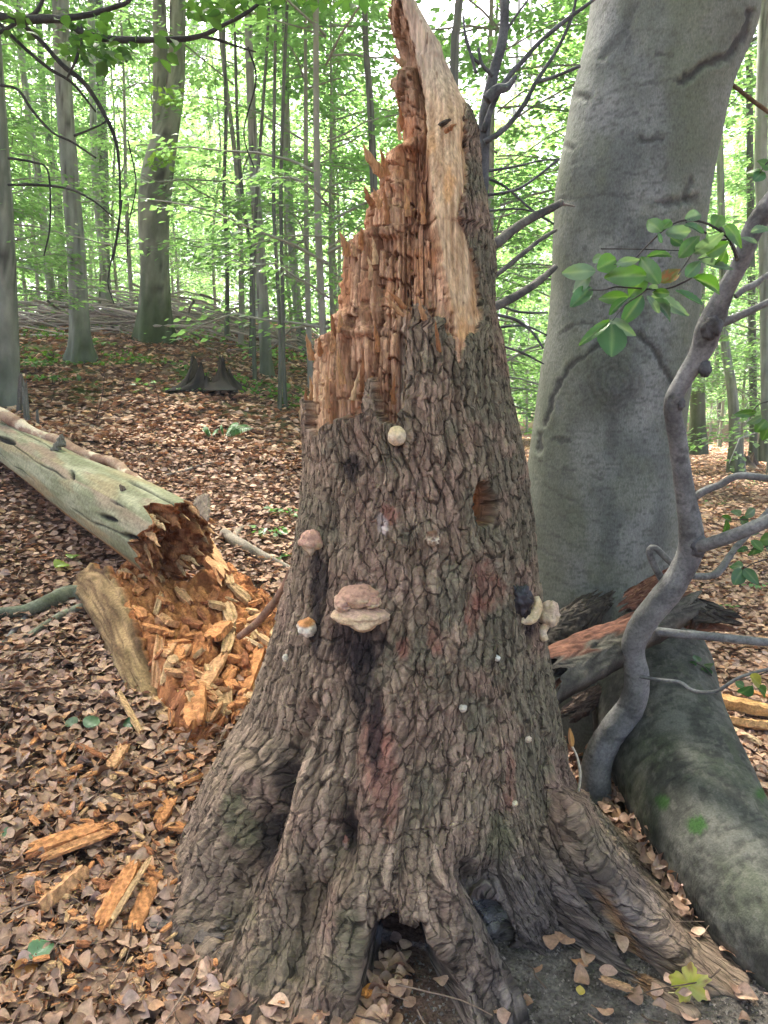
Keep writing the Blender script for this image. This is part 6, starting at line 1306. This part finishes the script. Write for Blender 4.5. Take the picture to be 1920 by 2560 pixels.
# lobed yellow leaf at the right
g = ghit(1668, 2512) + np.array([0, 0, .03]); th_ = np.linspace(0, 2 * math.pi, 60, endpoint=False)
rad_ = .55 + .45 * np.abs(np.cos(2.5 * (th_ - math.pi / 2))) ** .7; rad_ = rad_ * (1 + .08 * np.sin(th_ * 14)); k_ = np.array([.02, .25, .5, .75, 1])[:, None]
Lx = .058; yl = np.stack([k_ * rad_ * np.cos(th_) * Lx + .06, k_ * rad_ * np.sin(th_) * .02 + .0 * k_, k_ * rad_ * np.sin(th_) * Lx * .8 + .012 * np.abs(np.cos(2.5 * th_)) * k_ + .02], -1) + g
cy_ = mixc((.40, .42, .05), (.55, .50, .12), sstep(-.4, .4, fbm(yl[..., 0] * 60, yl[..., 2] * 60, 0, 3, 5))); cy_ = mixc(cy_, (.22, .08, .03), .8 * sstep(.25, .45, fbm(yl[..., 0] * 45, yl[..., 2] * 45, 5, 3, 6)))
ml = thing('maple_leaf', 'yellow green lobed leaf lying at the foot of the right root', 'leaf', g); mesh_obj('blade', yl.reshape(-1, 3), grid_faces(5, 60, True), M['leaf'], ml, col=cy_.reshape(-1, 3))
v, f = tube([g, g + [.03, -.01, .012], g + [.06, 0, .02]], [.0012, .0012, .001], 8, 6); mesh_obj('leaf_stalk', v, f, M['smallbark'], ml, col=np.tile((.5, .42, .2), (len(v), 1)))
ground_leaf('small yellow folded leaf on the grey dirt left of the rolled bark', 1450, 2520, 26, 80, (.55, .40, .06), 3)
ground_leaf('bright green and yellow leaf on the litter left of the rotten shell', 140, 1440, 42, 60, (.28, .40, .06), 4, .05)
ground_leaf('pale green leaf beside the bright one left of the rotten shell', 180, 1420, 34, 100, (.22, .36, .05), 5, .06)
ground_leaf('bluish green leaf on the brown litter, left of a close pair', 190, 1840, 36, 150, (.12, .20, .10), 6, .04)
ground_leaf('bluish green leaf on the brown litter, right of a close pair', 215, 1848, 46, 60, (.13, .24, .12), 7, .05)
ground_leaf('small green leaf on the litter below the splintered strip', 310, 1838, 34, 20, (.07, .17, .07), 8, .04)
ground_leaf('folded green leaf at the lower left of the litter', 80, 2440, 70, 60, (.16, .32, .16), 9, .05)
ground_leaf('orange brown leaf left of the folded green leaf', 40, 2480, 60, 40, (.45, .20, .05), 10, .04)
ground_leaf('yellow leaf stuck between heap and squared wood block', 455, 1800, 34, 80, (.50, .36, .06), 11, .10)
ground_leaf('small yellow orange leaf near the bottom left of centre', 455, 2430, 32, 80, (.48, .26, .07), 12, .04)
ground_leaf('small green leaf at the left edge halfway down the litter', 8, 2118, 28, 10, (.10, .2, .08), 13, .04)
# litter scrap
g = ghit(470, 2170); sc = thing('litter_scrap', 'small torn scrap of pale blue white wrapper with a red end beside the left root', 'litter', g)
s = np.linspace(0, 1, 12)[:, None]; t = np.linspace(-1, 1, 6)[None, :]
def scrap(p0, p1, w, cl, nm, sd):
    p0, p1 = np.array(p0), np.array(p1); X = p0 + (p1 - p0) * s[..., None] + np.array([1, 0, 0]) * (t * w * (1 + .4 * fbm(s * 5, 0, sd, 2, sd)))[..., None] + np.array([0, -1, .3]) * (.008 * fbm(s * 6 + 0 * t, t * 2 + 0 * s, sd, 2, sd + 1))[..., None]
    mesh_obj(nm, X.reshape(-1, 3), grid_faces(12, 6), vmat('scrap_' + nm, .5, .1, 40, .08, 20, base=cl, spec=.4), sc)
Yg = g[1] - .03
scrap(P(468, 2178, Yg), P(473, 2134, Yg), .011, (.55, .68, .78), 'foil', 4); scrap(P(467, 2192, Yg), P(468, 2176, Yg), .008, (.28, .03, .03), 'red_end', 5)

# ------------------------------------------------------------------ ferns and seedlings
def fern(label, base_px, fronds, Y=None, group=None):
    g = ghit(*base_px); t = thing('fern', label, 'fern', g, group); r = np.random.default_rng(int(base_px[0]))
    for (tx, ty, w) in fronds:
        e = P(tx, ty, g[1] - .05); n = 16; C, Dd, S = [], [], []; path = np.array([g * (1 - u) + e * u + np.array([0, 0, .05 * math.sin(math.pi * u)]) for u in np.linspace(0, 1, n)])
        d = (e - g) / np.linalg.norm(e - g); sd = np.cross(d, [0, -.5, 1]); sd /= np.linalg.norm(sd)
        for i in range(2, n):
            for k in (-1, 1): C.append(path[i]); Dd.append(sd * k + d * .35 + [0, 0, -.15]); S.append(w * math.sin(math.pi * min(i / n + .08, .98)) + .006)
        T, Fq = template('mid'); T = T * np.array([1, .55, 1]); V, F, c = scatter(T, Fq, np.array(C), np.array(Dd), np.tile((0, -.4, 1.), (len(C), 1)), np.array(S), np.tile((.10, .24, .07), (len(C), 1)) * r.uniform(.8, 1.2, (len(C), 1)))
        v2, f2 = tube(path, np.full(n, .002), n, 5, False); V, F, c = join([(V, F, c), (v2, f2, np.array((.09, .16, .05)))]); mesh_obj('frond', V, F, M['leaf'], t, col=c)
fern('bright green fern on the bare brown patch left of the dead trunk', (560, 1094), [(634, 1072, .10), (600, 1062, .07), (550, 1072, .05)])
fern('small pale fern left of the bright green one', (530, 1098), [(505, 1076, .06), (545, 1084, .05)])
def seedling(label, base_px, n, hpx, spread, seed, group=None, size=.045, cl=(.09, .20, .05), name='seedling'):
    g = ghit(*base_px); t = thing(name, label, 'seedling', g, group); H = hpx / FPX * g[1]; sp_ = spread / FPX * g[1]; r = np.random.default_rng(seed)
    v, f = tube([g, g + [.01, 0, H * .5], g + [0, 0, H]], [.004, .003, .002], 8, 5, False); mesh_obj('stem', v, f, M['smallbark'], t, col=np.tile((.08, .06, .05), (len(v), 1)))
    a = r.random(n) * 6.28; rr_ = sp_ * r.random(n) ** .6; C = g + np.c_[np.cos(a) * rr_, np.sin(a) * rr_ * .5, H * r.uniform(.45, 1.05, n)]; T, Fq = template('mid')
    V, F, c = scatter(T, Fq, C, np.c_[np.cos(a), np.sin(a), r.uniform(-.4, .2, n)], np.c_[r.standard_normal((n, 2)) * .3, np.ones(n)], size * r.uniform(.7, 1.3, n), np.array(cl) * r.uniform(.7, 1.4, (n, 1)))
    mesh_obj('leaves', V, F, M['leaf'], t, col=c)
for i, (bp, n_, h_, s_, lab) in enumerate([((720, 1300), 22, 30, 45, 'bushy green seedlings just left of the dead trunk, upper clump'), ((675, 1350), 26, 30, 50, 'green seedling clump on the litter left of the dead trunk, lower clump'), ((690, 1400), 8, 12, 30, 'small pale seedling near the broken grey branch'), ((362, 1010), 12, 60, 26, 'young seedling with green top on the slope above the peeling branch'),
        ((90, 925), 40, 22, 60, 'low green plants beside the leftmost trunk'), ((130, 960), 26, 20, 40, 'low green plants in front of the second trunk'), ((255, 870), 20, 20, 30, 'small green plants right of the mossy trunk foot'), ((1840, 1230), 34, 26, 60, 'pale green seedlings on the litter at the right behind the side branches'), ((1790, 1270), 14, 18, 30, 'small seedling on the litter right of the massive beech'),
        ((1890, 1480), 14, 26, 30, 'small green seedling on the litter at the right edge'), ((1815, 1530), 12, 16, 26, 'small seedling by the dark mossy bark piece'), ((1880, 1215), 24, 24, 40, 'green seedlings near the right edge, higher clump'), ((560, 905), 20, 20, 30, 'small green plants behind the dark jagged stump'), ((470, 985), 20, 14, 50, 'low pale green plants at the foot of the dark jagged stump')]):
    seedling(lab, bp, n_, h_, s_, 500 + i, size=.05 if i < 3 or i > 6 else .08, cl=(.10, .21, .06) if i != 7 else (.14, .2, .12))
# thin bare seedlings on the slope
for i, (bx_, by_, tx_, ty_) in enumerate([(240, 1045, 262, 905), (120, 1010, 135, 965), (400, 1020, 372, 935), (165, 1065, 168, 1030), (300, 1000, 312, 880)]):
    g = ghit(bx_, by_); e = P(tx_, ty_, g[1]); v, f = tube([g - [0, 0, .03], (g * .5 + e * .5) + [.03, 0, 0], e], [.006, .004, .002], 12, 5)
    mesh_obj('bare_seedling', v, f, M['smallbark'], col=np.tile((.09, .06, .05), (len(v), 1)), label=['thin bare red brown stem on the slope left of the clearing', 'tiny bare stem near the leftmost trunk', 'thin bare stem before the dark jagged stump', 'tiny bare stem just above the fallen log', 'thin bare stem between second trunk and old forked beech'][i], cat='seedling')
# moss and low green growth on the far slope
n_ = 9000; x = r.uniform(-8.5, -.5, n_); y = r.uniform(7.5, 14.5, n_); k_ = fbm(x * .5, y * 1.3, 0, 3, 71) > .05; k_ &= y > 9.5 + .3 * x * 0; x, y = x[k_], y[k_]; n_ = len(x); T, Fq = template('far')
V, F, c = scatter(T, Fq, np.c_[x, y, gz(x, y) + .03], np.c_[r.standard_normal((n_, 2)), r.random(n_) * .8], np.c_[r.standard_normal((n_, 2)) * .5, np.ones(n_)], r.uniform(.05, .1, n_), np.array((.12, .24, .04)) * r.uniform(.6, 1.2, (n_, 1)))
mesh_obj('ground_cover', V, F, M['leaf'], col=c, kind='stuff', label='strip of bright green moss and low plants on the slope below the brush pile', cat='ground cover', base=(0, 0, 0), smooth=False)

# ------------------------------------------------------------------ cobwebs in the hollows
m, t, out = nmat('cobweb'); L = t.links.new
tr = t.nodes.new('ShaderNodeBsdfTransparent'); df = t.nodes.new('ShaderNodeBsdfDiffuse'); df.inputs[0].default_value = (.75, .75, .75, 1); mx = t.nodes.new('ShaderNodeMixShader')
tc = t.nodes.new('ShaderNodeTexCoord'); wv = t.nodes.new('ShaderNodeTexNoise'); wv.inputs['Scale'].default_value = 110; wv.inputs['Detail'].default_value = 9; wv.inputs['Distortion'].default_value = 2.5
mr = t.nodes.new('ShaderNodeMapRange'); mr.inputs[1].default_value = .45; mr.inputs[2].default_value = .72; mr.inputs[3].default_value = .03; mr.inputs[4].default_value = .2
L(tc.outputs['Object'], wv.inputs[0]); L(wv.outputs[0], mr.inputs[0]); L(mr.outputs[0], mx.inputs[0]); L(tr.outputs[0], mx.inputs[1]); L(df.outputs[0], mx.inputs[2]); L(mx.outputs[0], out.inputs[0])
def web(label, corners, Ys, seed):
    a, b, c_, d_ = [P(p[0], p[1], y) for p, y in zip(corners, Ys)]; s = np.linspace(0, 1, 20)[:, None, None]; t_ = np.linspace(0, 1, 20)[None, :, None]
    X = a * (1 - s) * (1 - t_) + b * (1 - s) * t_ + c_ * s * t_ + d_ * s * (1 - t_); pinch = np.sin(np.pi * s) * np.sin(np.pi * t_); X = X + np.array([0, .05, -.02]) * pinch + (X.mean((0, 1)) - X) * .18 * (1 - pinch) * (np.sin(np.pi * s) + np.sin(np.pi * t_)) * .8
    mesh_obj('cobweb', X.reshape(-1, 3), grid_faces(20, 20), m, label=label, cat='cobweb')
web('grey dusty cobweb stretched across the dark hollow between the front roots', [(905, 2500), (940, 2310), (1095, 2365), (1030, 2450)], [1.93, 1.97, 1.95, 1.90], 1)
web('small triangular grey cobweb hanging right of the front middle root', [(1170, 2245), (1245, 2200), (1282, 2285), (1236, 2335)], [1.95, 1.98, 1.95, 1.9], 2)
# ------------------------------------------------------------------ thin haze volume, added to lift and pale the far forest
hv = np.array([(x, y, z) for x in (-75, 75) for y in (-14, 80) for z in (-6, 34)], float)
hf = np.array([(0, 1, 3, 2), (4, 6, 7, 5), (0, 4, 5, 1), (2, 3, 7, 6), (0, 2, 6, 4), (1, 5, 7, 3)])
m, t, out = nmat('added_haze'); pv = t.nodes.new('ShaderNodeVolumePrincipled'); pv.inputs['Color'].default_value = (.9, .95, .92, 1); pv.inputs['Density'].default_value = .0022; t.links.new(pv.outputs[0], out.inputs['Volume'])
mesh_obj('haze', hv, hf, m, kind='stuff', label='thin pale haze added between the trees to lighten the background', cat='haze', smooth=False)
